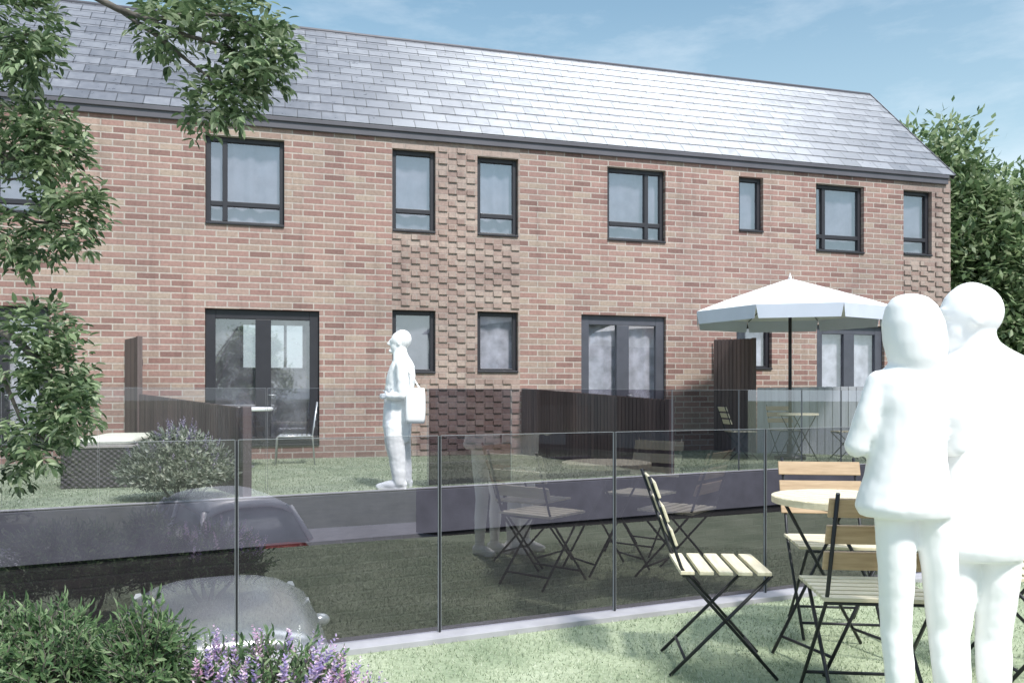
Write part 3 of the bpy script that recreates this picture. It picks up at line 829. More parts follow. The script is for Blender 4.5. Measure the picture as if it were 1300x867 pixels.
limb.build('limb', 'bark', tr)
clumps = [  # px, py, radius x, radius y, depth, sprays
    (22, 35, 46, 52, 3.4, 74), (8, 92, 34, 34, 3.45, 30), (45, 70, 24, 22, 3.35, 18), (10, 140, 24, 36, 3.45, 24),
    (15, 175, 34, 34, 3.4, 34), (55, 178, 42, 34, 3.38, 44), (78, 205, 30, 24, 3.35, 20), (20, 225, 30, 30, 3.45, 12), (60, 160, 26, 22, 3.4, 16),
    (98, 198, 16, 10, 3.4, 5), (18, 290, 34, 34, 3.4, 28), (85, 280, 38, 36, 3.35, 52), (50, 300, 32, 30, 3.42, 26), (10, 325, 26, 20, 3.45, 14), (100, 262, 20, 20, 3.3, 12),
    (55, 415, 32, 28, 3.35, 30), (25, 450, 36, 36, 3.42, 30), (72, 470, 38, 42, 3.35, 54), (88, 515, 30, 34, 3.3, 34), (45, 540, 46, 24, 3.4, 26),
    (55, 568, 36, 22, 3.4, 24), (20, 580, 20, 24, 3.4, 12), (95, 490, 22, 24, 3.3, 14), (30, 420, 24, 22, 3.4, 12), (8, 595, 12, 14, 3.4, 5),
    (205, 30, 34, 30, 3.38, 36), (243, 16, 32, 24, 3.4, 26), (300, 22, 44, 34, 3.35, 52), (330, 60, 34, 40, 3.35, 44), (335, 95, 26, 24, 3.35, 16), (322, 60, 24, 28, 3.38, 16),
    (298, 104, 30, 24, 3.4, 24), (275, 125, 32, 26, 3.4, 30), (258, 148, 13, 12, 3.4, 8), (305, 130, 22, 20, 3.35, 14), (212, 56, 18, 12, 3.42, 7), (345, 78, 20, 16, 3.35, 8)]
cr = MB(); r = random.Random(11)
for px, py, rx, ry, d, n in clumps:
    for _ in range(int(n * 1.5)):
        a = r.random() * 2 * PI; rr = math.sqrt(r.random())
        p = P(px + math.cos(a) * rr * rx * .85, py + math.sin(a) * rr * ry * .85, d + r.gauss(0, .10))
        out = Vector((math.cos(a) * rr, r.gauss(0, .5), -math.sin(a) * rr)) + Vector((.15, -.1, .1)) + rdir(r) * .5
        spray(cr, r, p, out, r.uniform(.05, .085), .047, .0195, r.choice((2, 3, 3)))
cr.build('crown', 'ash_leaf', tr)

# far trees beyond the end of the terrace
def make_far_tree(name, h, lobes, seed, n, label, L=.30):
    t = empty(name, (0, 0, GROUND), 0, label, 'tree', 'trees beyond the end of the terrace')
    r = random.Random(seed)
    b = MB(); b.tube([(0, 0, -.1), (.05, .03, h * .25), (.0, .1, h * .5), (.1, 0, h * .8)], [.26, .2, .14, .04], 10)
    tr_ = b.build('trunk', 'bark', t)
    li = MB()
    for cx_, cy_, cz_, rx, rz in lobes:
        li.tube([(0, 0, max(.8, cz_ - rz - 1.2)), (cx_ * .5, cy_ * .5, cz_ - rz * .5), (cx_, cy_, cz_ + rz * .5)], [.09, .06, .02], 6)
    li.build('limb', 'bark', tr_)
    m = MB()
    tot = sum(l[3] ** 2 * l[4] for l in lobes)
    for cx_, cy_, cz_, rx, rz in lobes:
        kk = int(n * rx * rx * rz / tot / 16)
        subs = []
        for _ in range(kk):
            v = rdir(r); f = r.uniform(.45, 1.0) ** .5
            cpt = Vector((cx_ + v.x * rx * f, cy_ + v.y * rx * f, cz_ + v.z * rz * f))
            if cpt.z < .6: continue
            w = r.uniform(.16, .40)
            for _ in range(16):
                p = cpt + Vector((r.gauss(0, w), r.gauss(0, w), r.gauss(0, w * .8)))
                leaf(m, p, v * .6 + rdir(r) * .8 + Vector((0, 0, -.1)), Vector((0, 0, 1)) + rdir(r) * .6, L * r.uniform(.6, 1.15), L * .42 * r.uniform(.7, 1.2), six=False)
    m.build('crown', 'far_leaf', t)
    return t
lobesA = [(0, 0, 7.6, 1.5, 2.6), (-1.2, .3, 5.6, 1.6, 2.2), (1.1, -.4, 5.4, 1.7, 2.4), (0, -.6, 3.6, 2.1, 2.0), (-.7, -.3, 2.0, 1.8, 1.6), (1.0, .2, 2.2, 1.8, 1.6), (.5, .4, 9.2, 1.0, 1.3), (-.6, 0, 8.8, 1.1, 1.4), (-1.0, -.3, 7.2, 1.2, 1.5), (1.0, 0, 7.4, 1.3, 1.6)]
ta = make_far_tree('broadleaf_tree', 10.5, lobesA, 21, 24000, 'tall broadleaf tree peeping out directly behind the gable of the terrace')
p = at(1190, HY, 24.5); ta.location = (p.x, p.y, GROUND); ta.scale = (1.08, 1.08, 1.06)
def far_copy(px, d, sc, rz, label):
    c = copy_tree(ta); q = at(px, HY, d); c.location = (q.x, q.y, GROUND); c.rotation_euler.z = R(rz); c.scale = sc; c['label'] = label; return c
far_copy(1252, 25.5, (.95, .95, .96), 130, 'dense broadleaf tree above the taller white figure')
far_copy(1310, 24.5, (1.05, 1.05, .90), 250, 'broadleaf tree cut by the picture edge past the white figures')
c = far_copy(1225, 27.5, (1.25, 1.25, .72), 60, 'low bushy tree filling the gap between the taller trees by the gable')

for i, (x, y, s_, rz) in enumerate(((-9, -13, .8, 20), (-3.5, -15, .9, 140), (2.5, -14, .75, 230), (-15, -11, .9, 300))):
    c = copy_tree(ta); c.location = (x, y, GROUND); c.rotation_euler.z = R(rz); c.scale = (s_, s_, s_ * .8)
    c['label'] = ('tree mirrored in the dark garden door', 'tree mirrored faintly beside the far figure', 'tree mirrored in the middle garden door', 'tree mirrored in the door hidden by the ash branches')[i]; c['group'] = 'trees mirrored in the glass'

# shrubs
def shrub(name, loc, label, cat, blobs, n, leafL, leafW, mat, seed, flowers=None, group=None, needle=False):
    t = empty(name, loc, 0, label, cat, group); r = random.Random(seed)
    m = MB(); st = MB(); fl = {}
    tot = sum(b[3] * b[5] for b in blobs)
    for bx, by, bz, rx, ry, rz in blobs:
        st.tube([(bx * .3, by * .3, 0), (bx * .8, by * .8, bz * .6), (bx, by, bz + rz * .6)], [.014, .010, .004], 6)
        for _ in range(int(n * rx * rz / tot)):
            v = rdir(r); v.z = abs(v.z) * .9 - .25
            f = r.uniform(.35, 1) ** .5
            p = Vector((bx + v.x * rx * f, by + v.y * ry * f, bz + v.z * rz * f))
            if p.z < .03: p.z = .03 + r.random() * .06
            out = Vector((v.x, v.y, abs(v.z) + .5)) + rdir(r) * .45
            od = out.normalized(); L = leafL * r.uniform(2.0, 3.4)
            st.tube([p - od * L * .6, p + od * L], [.0022, .0012], 4)
            sd = od.orthogonal().normalized(); sd2 = od.cross(sd)
            kk = 8
            for i in range(kk):
                a = i * 2.4 + r.random(); q = p + od * (L * i / kk)
                ld = od * .75 + (sd * math.cos(a) + sd2 * math.sin(a)) * .8 + rdir(r) * .2
                leaf(m, q, ld, od + rdir(r) * .3, leafL * r.uniform(.7, 1.15), leafW * r.uniform(.8, 1.2))
            leaf(m, p + od * L, od + rdir(r) * .2, sd, leafL, leafW)
    m.build('foliage', mat, t); st.build('stem', 'bark', t)
    if flowers:
        for fmat, cnt, size, zmin, region in flowers:
            fm = MB()
            for _ in range(cnt):
                bx, by, bz, rx, ry, rz = r.choice(region or blobs)
                v = rdir(r); v.z = abs(v.z); 
                p = Vector((bx + v.x * rx * .95, by + v.y * ry * .95 - .0, max(zmin, bz + v.z * rz * .95)))
                od = (Vector((v.x * .5, v.y * .5, 1.1)) + rdir(r) * .25).normalized(); L = size * r.uniform(.7, 1.25)
                sd = od.orthogonal().normalized(); sd2 = od.cross(sd)
                for i in range(26):
                    f = i / 25; a = i * 2.4 + r.random(); q = p + od * (L * f)
                    w = size * .17 * (1 - .6 * f)
                    leaf(fm, q, od * .6 + sd * math.cos(a) + sd2 * math.sin(a) + rdir(r) * .3, od, w * 1.6, w * .9, six=False)
            fm.build('blossom', fmat, t)
    return t
def sp(px, d): q = at(px, HY, d); return (q.x, q.y, 0.0)
shrub('leafy_shrub', sp(55, 2.55), 'big feathery green shrub in the corner of the lawn', 'shrub',
      [(-.16, 0, .31, .24, .2, .22), (.05, .0, .31, .21, .2, .20), (.14, -.1, .17, .20, .18, .18), (-.1, -.12, .18, .26, .18, .2), (-.08, .1, .35, .15, .15, .17)], 900, .037, .0105, 'shrub_leaf', 31)
shrub('leafy_shrub', sp(185, 2.5), 'narrow green shrub with an upright tip, before the silver car', 'shrub',
      [(.0, 0, .36, .07, .07, .22), (.02, -.04, .22, .17, .14, .2), (-.05, .03, .3, .10, .1, .2), (.10, 0, .2, .1, .1, .18)], 560, .037, .0105, 'shrub_leaf', 32)
shrub('flowering_shrub', sp(330, 2.55), 'low shrub of mauve flower spikes and white blooms at the lawn kerb', 'shrub',
      [(-.15, 0, .22, .15, .14, .18), (.05, .02, .24, .17, .15, .19), (.20, -.02, .14, .16, .14, .16), (.02, -.12, .12, .26, .14, .16)], 520, .036, .0105, 'shrub_leaf', 33,
      [('petal', 78, .105, .22, [(-.15, 0, .22, .15, .14, .17), (.05, .02, .24, .17, .15, .17), (.2, -.02, .16, .15, .13, .15)]), ('petal_white', 24, .07, .16, None), ('petal_pink', 22, .10, .2, None)])
lv = at(226, 634, 8.12)
shrub('lavender_bush', (lv.x, lv.y, FAR), 'rounded grey green lavender bush against the dark fence end', 'shrub',
      [(0, 0, .34, .28, .25, .30), (-.20, -.05, .24, .22, .22, .24), (.20, .03, .23, .22, .2, .25), (0, -.10, .18, .36, .22, .2)], 1900, .060, .023, 'pale_leaf', 34,
      [('petal_dusty', 190, .16, .16, None), ('petal_white', 70, .07, .10, None)])

# ------------------------------------------------------------------ people: plain white figures
def ell_ring(c, rx, ry, n=20, rot=0):
    return [Vector((c[0] + rx * math.cos(t) * math.cos(rot) - ry * math.sin(t) * math.sin(rot), c[1] + rx * math.cos(t) * math.sin(rot) + ry * math.sin(t) * math.cos(rot), c[2])) for t in [2 * PI * k / n for k in range(n)]]
def add_loft(mb, secs, rot=0):                 # horizontal ellipses (x, y, z, rx, ry)
    mb.rings([ell_ring(s[:3], s[3], s[4], 22, rot) for s in secs])
def add_limb(mb, pts):                         # rounded tapered chain (x,y,z,r)
    P_ = [Vector(p[:3]) for p in pts]; rs = [p[3] for p in pts]
    for (a, ra), (b, rb) in zip(zip(P_, rs), zip(P_[1:], rs[1:])):
        d = (b - a).normalized(); pp = []; rr = []
        for k in range(5):
            t = PI / 2 * k / 4; pp.append(a - d * (ra * math.cos(t))); rr.append(max(.0008, ra * math.sin(t)))
        for k in range(5):
            t = PI / 2 * k / 4; pp.append(b + d * (rb * math.sin(t))); rr.append(max(.0008, rb * math.cos(t)))
        pts2 = pp; o = MB()
        a0 = d.orthogonal().normalized(); b0 = d.cross(a0)
        o.rings([[p + a0 * (q * math.cos(2 * PI * j / 14)) + b0 * (q * math.sin(2 * PI * j / 14)) for j in range(14)] for p, q in zip(pp, rr)])
        mb.add(o.v, o.f, True)
def add_ball(mb, c, rx, ry, rz, rot=0):
    o = []
    for i in range(13):
        t = PI * i / 12; o.append((c[0], c[1], c[2] - rz * math.cos(t), max(.0008, rx * math.sin(t)), max(.0008, ry * math.sin(t))))
    add_loft(mb, o, rot)
def add_head(mb, c, h, face, hair=0.0, hooded=False):
    # face: unit xy direction of the nose; h = head height
    fx, fy = face; rot = math.atan2(fy, fx); u = Vector((fx, fy, 0)); s = Vector((-fy, fx, 0)); c = Vector(c)
    add_ball(mb, c + Vector((0, 0, h * .08)) - u * h * .05, h * .43, h * .345, h * .42, rot)     # skull
    add_ball(mb, c + u * h * .12 - Vector((0, 0, h * .18)), h * .26, h * .25, h * .32, rot)      # face
    add_limb(mb, [(*(c + u * h * .365 + Vector((0, 0, h * .04))), h * .035), (*(c + u * h * .435 - Vector((0, 0, h * .10))), h * .05)])   # nose
    add_ball(mb, c + u * h * .37 + Vector((0, 0, h * .10)), h * .045, h * .17, h * .035, rot)    # brow
    add_ball(mb, c + u * h * .365 - Vector((0, 0, h * .225)), h * .04, h * .10, h * .028, rot)   # upper lip
    add_ball(mb, c + u * h * .355 - Vector((0, 0, h * .285)), h * .04, h * .085, h * .03, rot)   # lower lip
    add_ball(mb, c + u * h * .31 - Vector((0, 0, h * .42)), h * .085, h * .10, h * .07, rot)     # chin
    for g in (-1, 1):
        add_ball(mb, c + s * (g * h * .335) - u * h * .02 - Vector((0, 0, h * .05)), h * .07, h * .03, h * .12, rot)   # ears
        add_ball(mb, c + u * h * .335 + s * (g * h * .13) + Vector((0, 0, h * .02)), h * .03, h * .05, h * .03, rot)   # eyes
def add_hand(mb, w, d, side, L=.17, curl=.5):
    # w wrist, d direction of the palm, side = unit towards the thumb
    w = Vector(w); d = Vector(d).normalized(); side = Vector(side).normalized(); nrm = d.cross(side).normalized()
    pl = L * .5
    for k, f in enumerate((-.30, -.1, .1, .30)):
        b = w + d * pl + side * (f * L * .42)
        add_limb(mb, [(*(w + side * f * L * .25), L * .10), (*b, L * .075)])
        fl = L * (.38, .46, .5, .44)[k]
        m1 = b + (d * math.cos(curl * .6) + nrm * math.sin(curl * .6)) * fl * .5
        e = m1 + (d * math.cos(curl * 1.4) + nrm * math.sin(curl * 1.4)) * fl * .5
        add_limb(mb, [(*b, L * .055), (*m1, L * .05), (*e, L * .042)])
    tb_ = w + d * L * .12 + side * L * .14
    tm = tb_ + (d * .6 + side * .7).normalized() * L * .24; te = tm + (d * .9 + side * .2 + nrm * .3).normalized() * L * .2
    add_limb(mb, [(*tb_, L * .08), (*tm, L * .062), (*te, L * .05)])
def finish_body(mb, name, parent, mat, vox=.0085, sm=4, ztop=1.28, wr_=.0028):
    ob = mb.build(name, mat, parent)
    rm = ob.modifiers.new('union', 'REMESH'); rm.mode = 'VOXEL'; rm.voxel_size = vox; rm.use_smooth_shade = True
    s_ = ob.modifiers.new('soften', 'SMOOTH'); s_.iterations = sm; s_.factor = .5
    dg = bpy.context.evaluated_depsgraph_get(); dg.update()
    me = bpy.data.meshes.new_from_object(ob.evaluated_get(dg)); ob.modifiers.clear(); ob.data = me
    me.update()
    co = [v.co + v.normal * (wr_ * (noise.noise(Vector((v.co.x * 9, v.co.y * 9, v.co.z * 15 + 4 * v.co.x))) + .5 * noise.noise(v.co * 31))) * (1 if v.co.z < ztop else 0) for v in me.vertices]
    for v, c_ in zip(me.vertices, co): v.co = c_
    for pl in me.polygons: pl.use_smooth = True
    return ob
def shoe(mb, heel, d, L=.25, w=.042):
    heel = Vector(heel); d = Vector(d).normalized()
    add_limb(mb, [(*(heel + Vector((0, 0, w + .004))), w), (*(heel + d * L * .45 + Vector((0, 0, w * .95 + .004))), w * .95), (*(heel + d * L * .84 + Vector((0, 0, w * .62 + .004))), w * .62)])
    m_ = Matrix.Translation(heel) @ Matrix.Rotation(math.atan2(d.y, d.x), 4, 'Z')
    mb.box(-w * .85, L * .86, -w * .72, w * .72, 0, .024, m_)

DW = 2.75
def cz(py): return EYE + (HY - py) / F * DW
# shorter figure, seen from behind, arms folded in front
wx = (1156 - CX) / F * DW
wroot = empty('person', (wx, DW, 0), 0, 'shorter white figure in a flared jacket, seen from behind, leaning together', 'person', 'couple')
del wroot['group']
def wxp(px): return (px - 1156) / F * DW
b = MB()
add_head(b, (wxp(1160), .03, cz(412)), .20, (.35, .94))
add_loft(b, [(wxp(1163), -.01, cz(474), .075, .07), (wxp(1162), -.01, cz(456), .092, .085), (wxp(1161), -.005, cz(435), .101, .095), (wxp(1159), 0, cz(410), .098, .097), (wxp(1157), 0, cz(389), .080, .08), (wxp(1155), 0, cz(378), .055, .056), (wxp(1154), 0, cz(373.5), .022, .025)])
add_loft(b, [(wxp(1150), 0, cz(655), .150, .11), (wxp(1148), 0, cz(643), .160, .125), (wxp(1150), 0, cz(610), .138, .115), (wxp(1152), 0, cz(575), .122, .105), (wxp(1153), 0, cz(540), .118, .10), (wxp(1155), 0, cz(505), .128, .10), (wxp(1157), 0, cz(485), .132, .09), (wxp(1160), 0, cz(470), .105, .075), (wxp(1162), .0, cz(456), .07, .06), (wxp(1162), .01, cz(446), .05, .05)])
for sg, shx, elx in ((-1, 1117, 1091), (1, 1204, 1216)):
    sh = (wxp(shx), 0, cz(487)); el = (wxp(elx), .02, cz(565)); wr = (wxp(1118 if sg < 0 else 1190), .19, cz(560))
    add_limb(b, [(*sh, .046), ((sh[0] + el[0]) / 2, .0, (sh[2] + el[2]) / 2, .046), (*el, .040), ((el[0] * .5 + wr[0] * .5), .11, cz(570), .037), (*wr, .027)])
    add_hand(b, wr, (-sg * .9, .35, .05), (0, .2, 1), .145, .6)
for sg, hx, kx, fx in ((-1, 1137, 1141, 1142), (1, 1186, 1201, 1203)):
    add_limb(b, [(wxp(hx), 0, cz(660), .066), (wxp((hx + kx) / 2), .005, cz(715), .060), (wxp(kx), .02, cz(800), .050), (wxp(fx), .0, cz(850), .048), (wxp(fx), -.01, .07, .034)])
    shoe(b, (wxp(fx), -.04, 0), (.05 * sg, 1, 0), .215, .036)
finish_body(b, 'body', wroot, 'white_body')
# taller figure, face turned to the shorter one
DM = 2.86
def mz(py): return EYE + (HY - py) / F * DM
mx0 = (1244 - CX) / F * DM
mroot = empty('person', (mx0, DM, 0), 0, 'taller white figure turning his face in profile, shoulder to shoulder with the other', 'person')
def mxp(px): return (px - 1244) / F * DM
b = MB()
add_head(b, (mxp(1229), 0, mz(403)), .235, (-.97, .24))
add_ball(b, (mxp(1232), .0, mz(392)), .084, .082, .092)
add_loft(b, [(mxp(1240), 0, mz(708), .146, .11), (mxp(1240), 0, mz(695), .158, .125), (mxp(1243), 0, mz(640), .166, .125), (mxp(1246), 0, mz(580), .168, .12), (mxp(1249), 0, mz(530), .182, .12), (mxp(1250), 0, mz(485), .195, .115), (mxp(1251), 0, mz(464), .185, .10), (mxp(1249), 0, mz(453), .135, .09), (mxp(1246), 0, mz(444), .092, .078), (mxp(1240), 0, mz(434), .068, .066), (mxp(1236), 0, mz(412), .058, .062)])
for sg, shx, elx in ((-1, 1190, 1180), (1, 1308, 1330)):
    sh = (mxp(shx), 0, mz(470)); el = (mxp(elx), .03, mz(590)); wr = (mxp(1215 if sg < 0 else 1285), .2, mz(600))
    add_limb(b, [(*sh, .056), ((sh[0] + el[0]) / 2, .01, (sh[2] + el[2]) / 2, .054), (*el, .046), ((el[0] + wr[0]) / 2, .12, mz(602), .042), (*wr, .030)])
    add_hand(b, wr, (-sg * .8, .5, .05), (0, .2, 1), .16, .6)
for sg, hx, kx, fx in ((-1, 1215, 1212, 1211), (1, 1268, 1265, 1262)):
    add_limb(b, [(mxp(hx), 0, mz(680), .078), (mxp((hx * .7 + kx * .3)), .005, mz(735), .071), (mxp(kx), .02, mz(810), .058), (mxp(fx), .0, mz(858), .056), (mxp(fx), -.01, .08, .040)])
    shoe(b, (mxp(fx), -.04, 0), (.1 * sg, 1, 0), .24, .040)
finish_body(b, 'body', mroot, 'white_body')
# standing figure with shoulder bag in the far garden, facing along the terrace
DP = 9.05
pp0 = at(507, HY, DP)
proot = empty('person', (pp0.x, pp0.y, FAR), 0, 'white figure in profile with a bag at the hip, standing on the far lawn', 'person')
kp = 117.5
def X(px): return (px - 507) / kp
def Z(py): return (621.5 - py) / kp
b = MB()
add_head(b, (X(507), 0, Z(434)), .245, (-1, 0))
add_ball(b, (X(511), 0, Z(430)), .100, .088, .105)
add_limb(b, [(X(495.5), 0, Z(431), .012), (X(492.5), 0, Z(436), .014)])
add_ball(b, (X(495.5), 0, Z(445)), .022, .024, .018)
add_loft(b, [(X(505), 0, Z(562), .135, .17), (X(504), 0, Z(540), .158, .185), (X(505), 0, Z(518), .155, .18), (X(507), 0, Z(497), .158, .18), (X(509), 0, Z(478), .158, .19), (X(511), 0, Z(465), .135, .20), (X(511), 0, Z(458), .105, .17), (X(509), 0, Z(452), .088, .11), (X(508), 0, Z(446), .076, .074), (X(508), 0, Z(436), .07, .068)])
for sg in (-1, 1):
    sh = (X(512), sg * .20, Z(464)); el = (X(514), sg * .235, Z(502)); wr = (X(497), sg * .19, Z(503))
    add_limb(b, [(*sh, .060), (X(514), sg * .225, Z(483), .058), (*el, .050), (X(506), sg * .22, Z(503), .046), (*wr, .034)])
    add_hand(b, wr, (-.95, -sg * .3, .0), (0, 0, 1), .16, .9)
for sg, off in ((-1, -.02), (1, .02)):
    add_limb(b, [(X(505) + off, sg * .088, Z(542), .120), (X(505) + off, sg * .09, Z(560), .112), (X(508) + off, sg * .09, Z(583), .092), (X(510) + off, sg * .09, Z(600), .083), (X(511) + off, sg * .09, Z(612), .072)])
    shoe(b, (X(515) + off, sg * .09, 0), (-1, sg * .06, 0), .31, .050)
finish_body(b, 'body', proot, 'white_body', .0095, 2, 1.4, .004)
bag = empty('shoulder_bag', (pp0.x + X(532), pp0.y - .22, FAR), 0, 'white satchel hanging from the shoulder of the figure on the far lawn', 'bag')
pillow(-.115, .095, -.055, .055, Z(537), Z(493)).build('pouch', 'white_body', bag)
m = MB(); m.tube([(-.08, 0, Z(494)), (-.10, .02, Z(480)), (-.13, .04, Z(462)), (-.19, .05, Z(457)), (-.10, .07, Z(470)), (.04, .0, Z(494))], .011, 6); m.build('strap', 'white_body', bag)

# ------------------------------------------------------------------ cars
def make_car(loc, rz, paint, roofp, label, L=3.6, W=1.62, H=1.46):
    r = empty('parked_car', loc, rz, label, 'car')
    hw = W / 2
    secs = [(-L / 2, .42, .78, .80), (-L / 2 + .05, .30, .92, .93), (-L / 2 + .35, .22, .97, 1.0), (-.5, .20, .96, 1.0), (.6, .20, .95, 1.0), (.95, .21, .92, .99), (L / 2 - .35, .24, .80, .95), (L / 2 - .06, .30, .68, .86), (L / 2, .40, .58, .74)]
    rings = []
    for x, z0, z1, k in secs:
        ring = []
        for a in range(24):
            t = 2 * PI * a / 24; cs, sn = math.cos(t), math.sin(t)
            ring.append((x, hw * k * math.copysign(abs(cs) ** .45, cs), (z0 + z1) / 2 + (z1 - z0) / 2 * math.copysign(abs(sn) ** .55, sn)))
        rings.append(ring)
    m = MB(); m.rings(rings); body = m.build('body', paint, r)
    cab = [(-L / 2 + .12, .93, .88, .95), (-L / 2 + .42, H - .1, .86, .70), (-.75, H - .05, .88, .72), (-.1, H - .03, .90, .72), (.35, H - .09, .90, .70), (.98, .93, .90, .92)]
    # greenhouse: side, front and rear glazing below a painted roof skin
    g = MB(); rings = []
    for x, zt, kb, ktp in cab:
        zb = .90
        rings.append([(x, -hw * kb, zb), (x, -hw * ktp, zt), (x, -hw * ktp * .5, zt + .03), (x, hw * ktp * .5, zt + .03), (x, hw * ktp, zt), (x, hw * kb, zb)])
    g.rings(rings); g.build('glazing', 'car_glass', r)
    rf = MB(); top = [(-L / 2 + .36, H - .12, .71), (-L / 2 + .55, H - .06, .73), (-.75, H - .02, .745), (-.1, H, .745), (.30, H - .05, .735), (.42, H - .08, .72)]
    vs = []
    for x, z, k in top:
        for j in range(9):
            f = j / 4 - 1; vs.append((x, hw * k * f, z + .03 * (1 - f ** 4) - .10 * abs(f) ** 3.2 + .014))
    rf.add(vs, [(i * 9 + j, i * 9 + j + 1, (i + 1) * 9 + j + 1, (i + 1) * 9 + j) for i in range(5) for j in range(8)], True)
    ro_ = rf.build('roof', roofp, r); ro_.modifiers.new('thickness', 'SOLIDIFY').thickness = .04
    pl = MB()
    for sg in (-1, 1):
        for a, b_ in (((.40, .715, H - .10), (.98, .90, .93)), ((-.35, .735, H - .05), (-.35, .905, .93)), ((-L / 2 + .42, .705, H - .11), (-L / 2 + .10, .90, .93))):
            pl.tube([(a[0], sg * hw * a[1], a[2]), (b_[0], sg * hw * b_[1], b_[2])], .035, 6)
    pl.build('pillar', roofp, r)
    for x in (-L / 2 + .62, L / 2 - .68):
        for sg in (-1, 1):
            w_ = MB(); mt = Matrix.Translation((x, sg * (hw - .08), .29)) @ Matrix.Rotation(R(90), 4, 'X')
            o = MB(); o.lathe([(.17, -.09), (.27, -.09), (.29, -.06), (.29, .06), (.27, .09), (.17, .09)], 24)
            w_.add([mt @ Vector(v) for v in o.v], o.f, True); wo = w_.build('wheel', 'rubber', r)
            q = MB(); o = MB(); o.lathe([(0, -.07), (.175, -.085), (.175, .085), (0, .07)], 16); q.add([mt @ Vector(v) for v in o.v], o.f); q.build('rim', 'silver', wo)
    for sg in (-1, 1):
        m = MB(); o = MB(); o2 = o
        add_ball(m, (-L / 2 + .03, sg * hw * .70, .80), .05, .11, .09); m.build('tail_light', 'lamp_red', r)
        m = MB(); add_ball(m, (L / 2 - .06, sg * hw * .62, .60), .06, .13, .07); m.build('headlight', 'lamp_clear', r)
        m = MB(); add_ball(m, (.62, sg * hw * 1.06, .98), .06, .09, .06); m.build('wing_mirror', paint, r)
    m = MB(); m.box(-L / 2 - .02, -L / 2 + .03, -.26, .26, .50, .61); m.build('number_plate', 'steel', r, .004)
    return r
make_car((-2.25, 6.35, GROUND + .004), R(112), 'silver_paint', 'silver_paint', 'silver small car parked in the sunken lane, seen through the glass')
make_car((2.75, -4.1, GROUND + .102), R(-80), 'red_paint', 'pale_paint', 'red car with silver roof mirrored in the tinted glass balustrade')

# neighbouring building across the lane, only seen mirrored in the glass
nb = empty('neighbouring_house', (8.2, -6.0, GROUND), 0, 'dark brick neighbouring house mirrored in the glass balustrades', 'building')
m = MB(); m.box(0, 5, 0, 13.5, 0, 5.6); m.build('wall', 'dark_brick', nb)
m = MB(); m.add([(-.2, -.2, 5.6), (5.2, -.2, 5.6), (5.2, 13.7, 5.6), (-.2, 13.7, 5.6), (2.5, -.2, 7.6), (2.5, 13.7, 7.6)], [(0, 4, 5, 3), (1, 2, 5, 4), (0, 1, 4), (3, 5, 2), (0, 3, 2, 1)]); m.build('roof', 'fascia', nb)
for y in (.8, 2.9, 5.0, 7.1, 9.2, 11.3):
    m = MB()
    for r_ in ((y, y + .08, 2.0, 4.2), (y + 1.12, y + 1.2, 2.0, 4.2), (y + .08, y + 1.12, 2.0, 2.08), (y + .08, y + 1.12, 4.12, 4.2)): m.box(-.03, .03, r_[0], r_[1], r_[2], r_[3])
    w_ = m.build('window', 'frame', nb)
    m = MB(); m.add([(-.012, y + .08, 2.08), (-.012, y + .08, 4.12), (-.012, y + 1.12, 4.12), (-.012, y + 1.12, 2.08)], [(0, 1, 2, 3)]); m.build('pane', 'car_glass', w_)

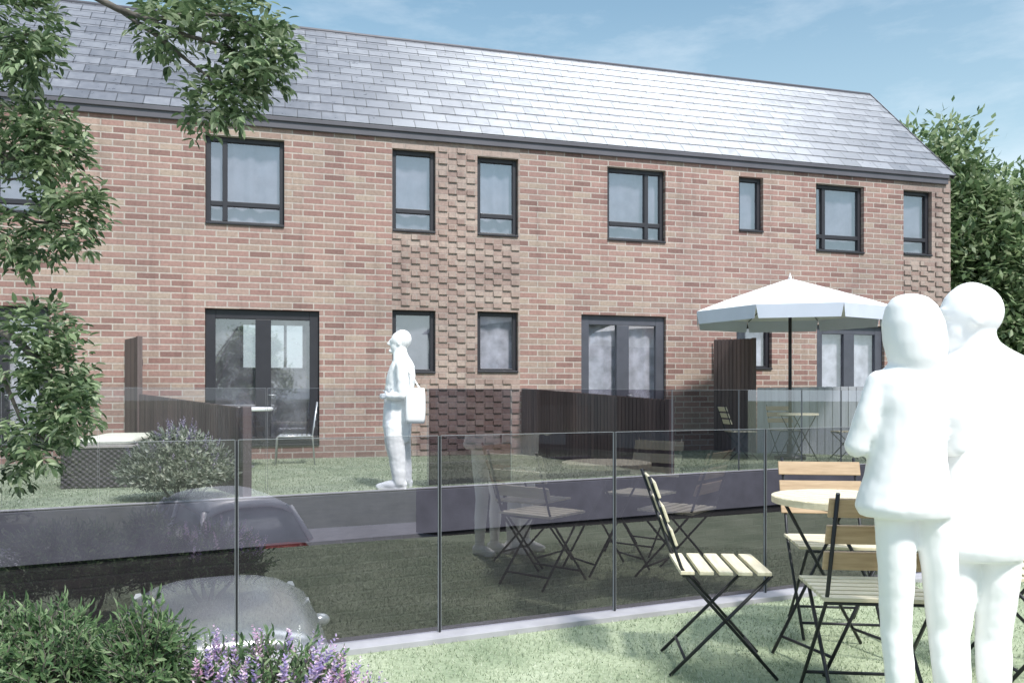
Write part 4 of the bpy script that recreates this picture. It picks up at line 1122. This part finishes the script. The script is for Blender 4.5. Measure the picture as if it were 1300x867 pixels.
# ------------------------------------------------------------------ light
sd = Vector((.33, -.52, .79)).normalized()
sun = bpy.data.lights.new('sun', 'SUN'); so = bpy.data.objects.new('sun', sun); COL.objects.link(so)
sun.energy = 3.0; sun.angle = R(7); sun.color = (1, .965, .92)
so.rotation_euler = (-sd).to_track_quat('-Z', 'Y').to_euler()
w = bpy.data.worlds.new('World'); scene.world = w; w.use_nodes = True; nt = w.node_tree
bg = nt.nodes['Background']
sky = N(nt, 'ShaderNodeTexSky', sky_type='NISHITA'); sky.sun_disc = False
sky.sun_elevation = math.asin(sd.z); sky.sun_rotation = math.atan2(sd.x, sd.y); sky.air_density = 1.3; sky.dust_density = 0.6; sky.ozone_density = 1.6
tc = N(nt, 'ShaderNodeTexCoord').outputs['Generated']
mp = N(nt, 'ShaderNodeMapping'); mp.inputs['Scale'].default_value = (1.2, 1.2, 4.2); mp.inputs['Rotation'].default_value = (0, R(12), R(30)); nt.links.new(tc, mp.inputs[0])
c1 = noise_n(nt, mp.outputs[0], 2.1, 8, 0.62)
cl = ramp(nt, c1, [(0.40, (0, 0, 0)), (0.74, (1, 1, 1))])
# an unseen, very bright cloud patch added overhead to make the slates glare
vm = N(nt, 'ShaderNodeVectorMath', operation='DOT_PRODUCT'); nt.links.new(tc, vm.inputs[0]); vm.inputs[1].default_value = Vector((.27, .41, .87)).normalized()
roof_glare_cloud = ramp(nt, vm.outputs['Value'], [(0.952, (0, 0, 0)), (0.994, (1, 1, 1))], 'EASE')
skyc = mixc(nt, 1, sky.outputs[0], (.98, 1.14, 1.06), 'MULTIPLY')
sz = N(nt, 'ShaderNodeSeparateXYZ'); nt.links.new(tc, sz.inputs[0])
hzf = ramp(nt, sz.outputs[2], [(0.0, (.92, .92, .92)), (0.20, (.55, .55, .55)), (0.42, (.12, .12, .12)), (0.6, (0, 0, 0))])
skyc = mixc(nt, hzf, skyc, (4.6, 5.7, 6.3))
skyc = mixc(nt, math_n(nt, 'MULTIPLY', cl, 0.6), skyc, (7.2, 7.7, 8.2))
skyc = mixc(nt, math_n(nt, 'MULTIPLY', roof_glare_cloud, 0.9), skyc, (50, 52.5, 55))
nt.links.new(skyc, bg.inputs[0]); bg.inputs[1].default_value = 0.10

vs_ = scene.view_settings
vs_.view_transform = 'Standard'; vs_.look = 'None'; vs_.exposure = 0.62; vs_.gamma = 1.0
scene.cycles.max_bounces = 8; scene.cycles.transparent_max_bounces = 24; scene.cycles.glossy_bounces = 4
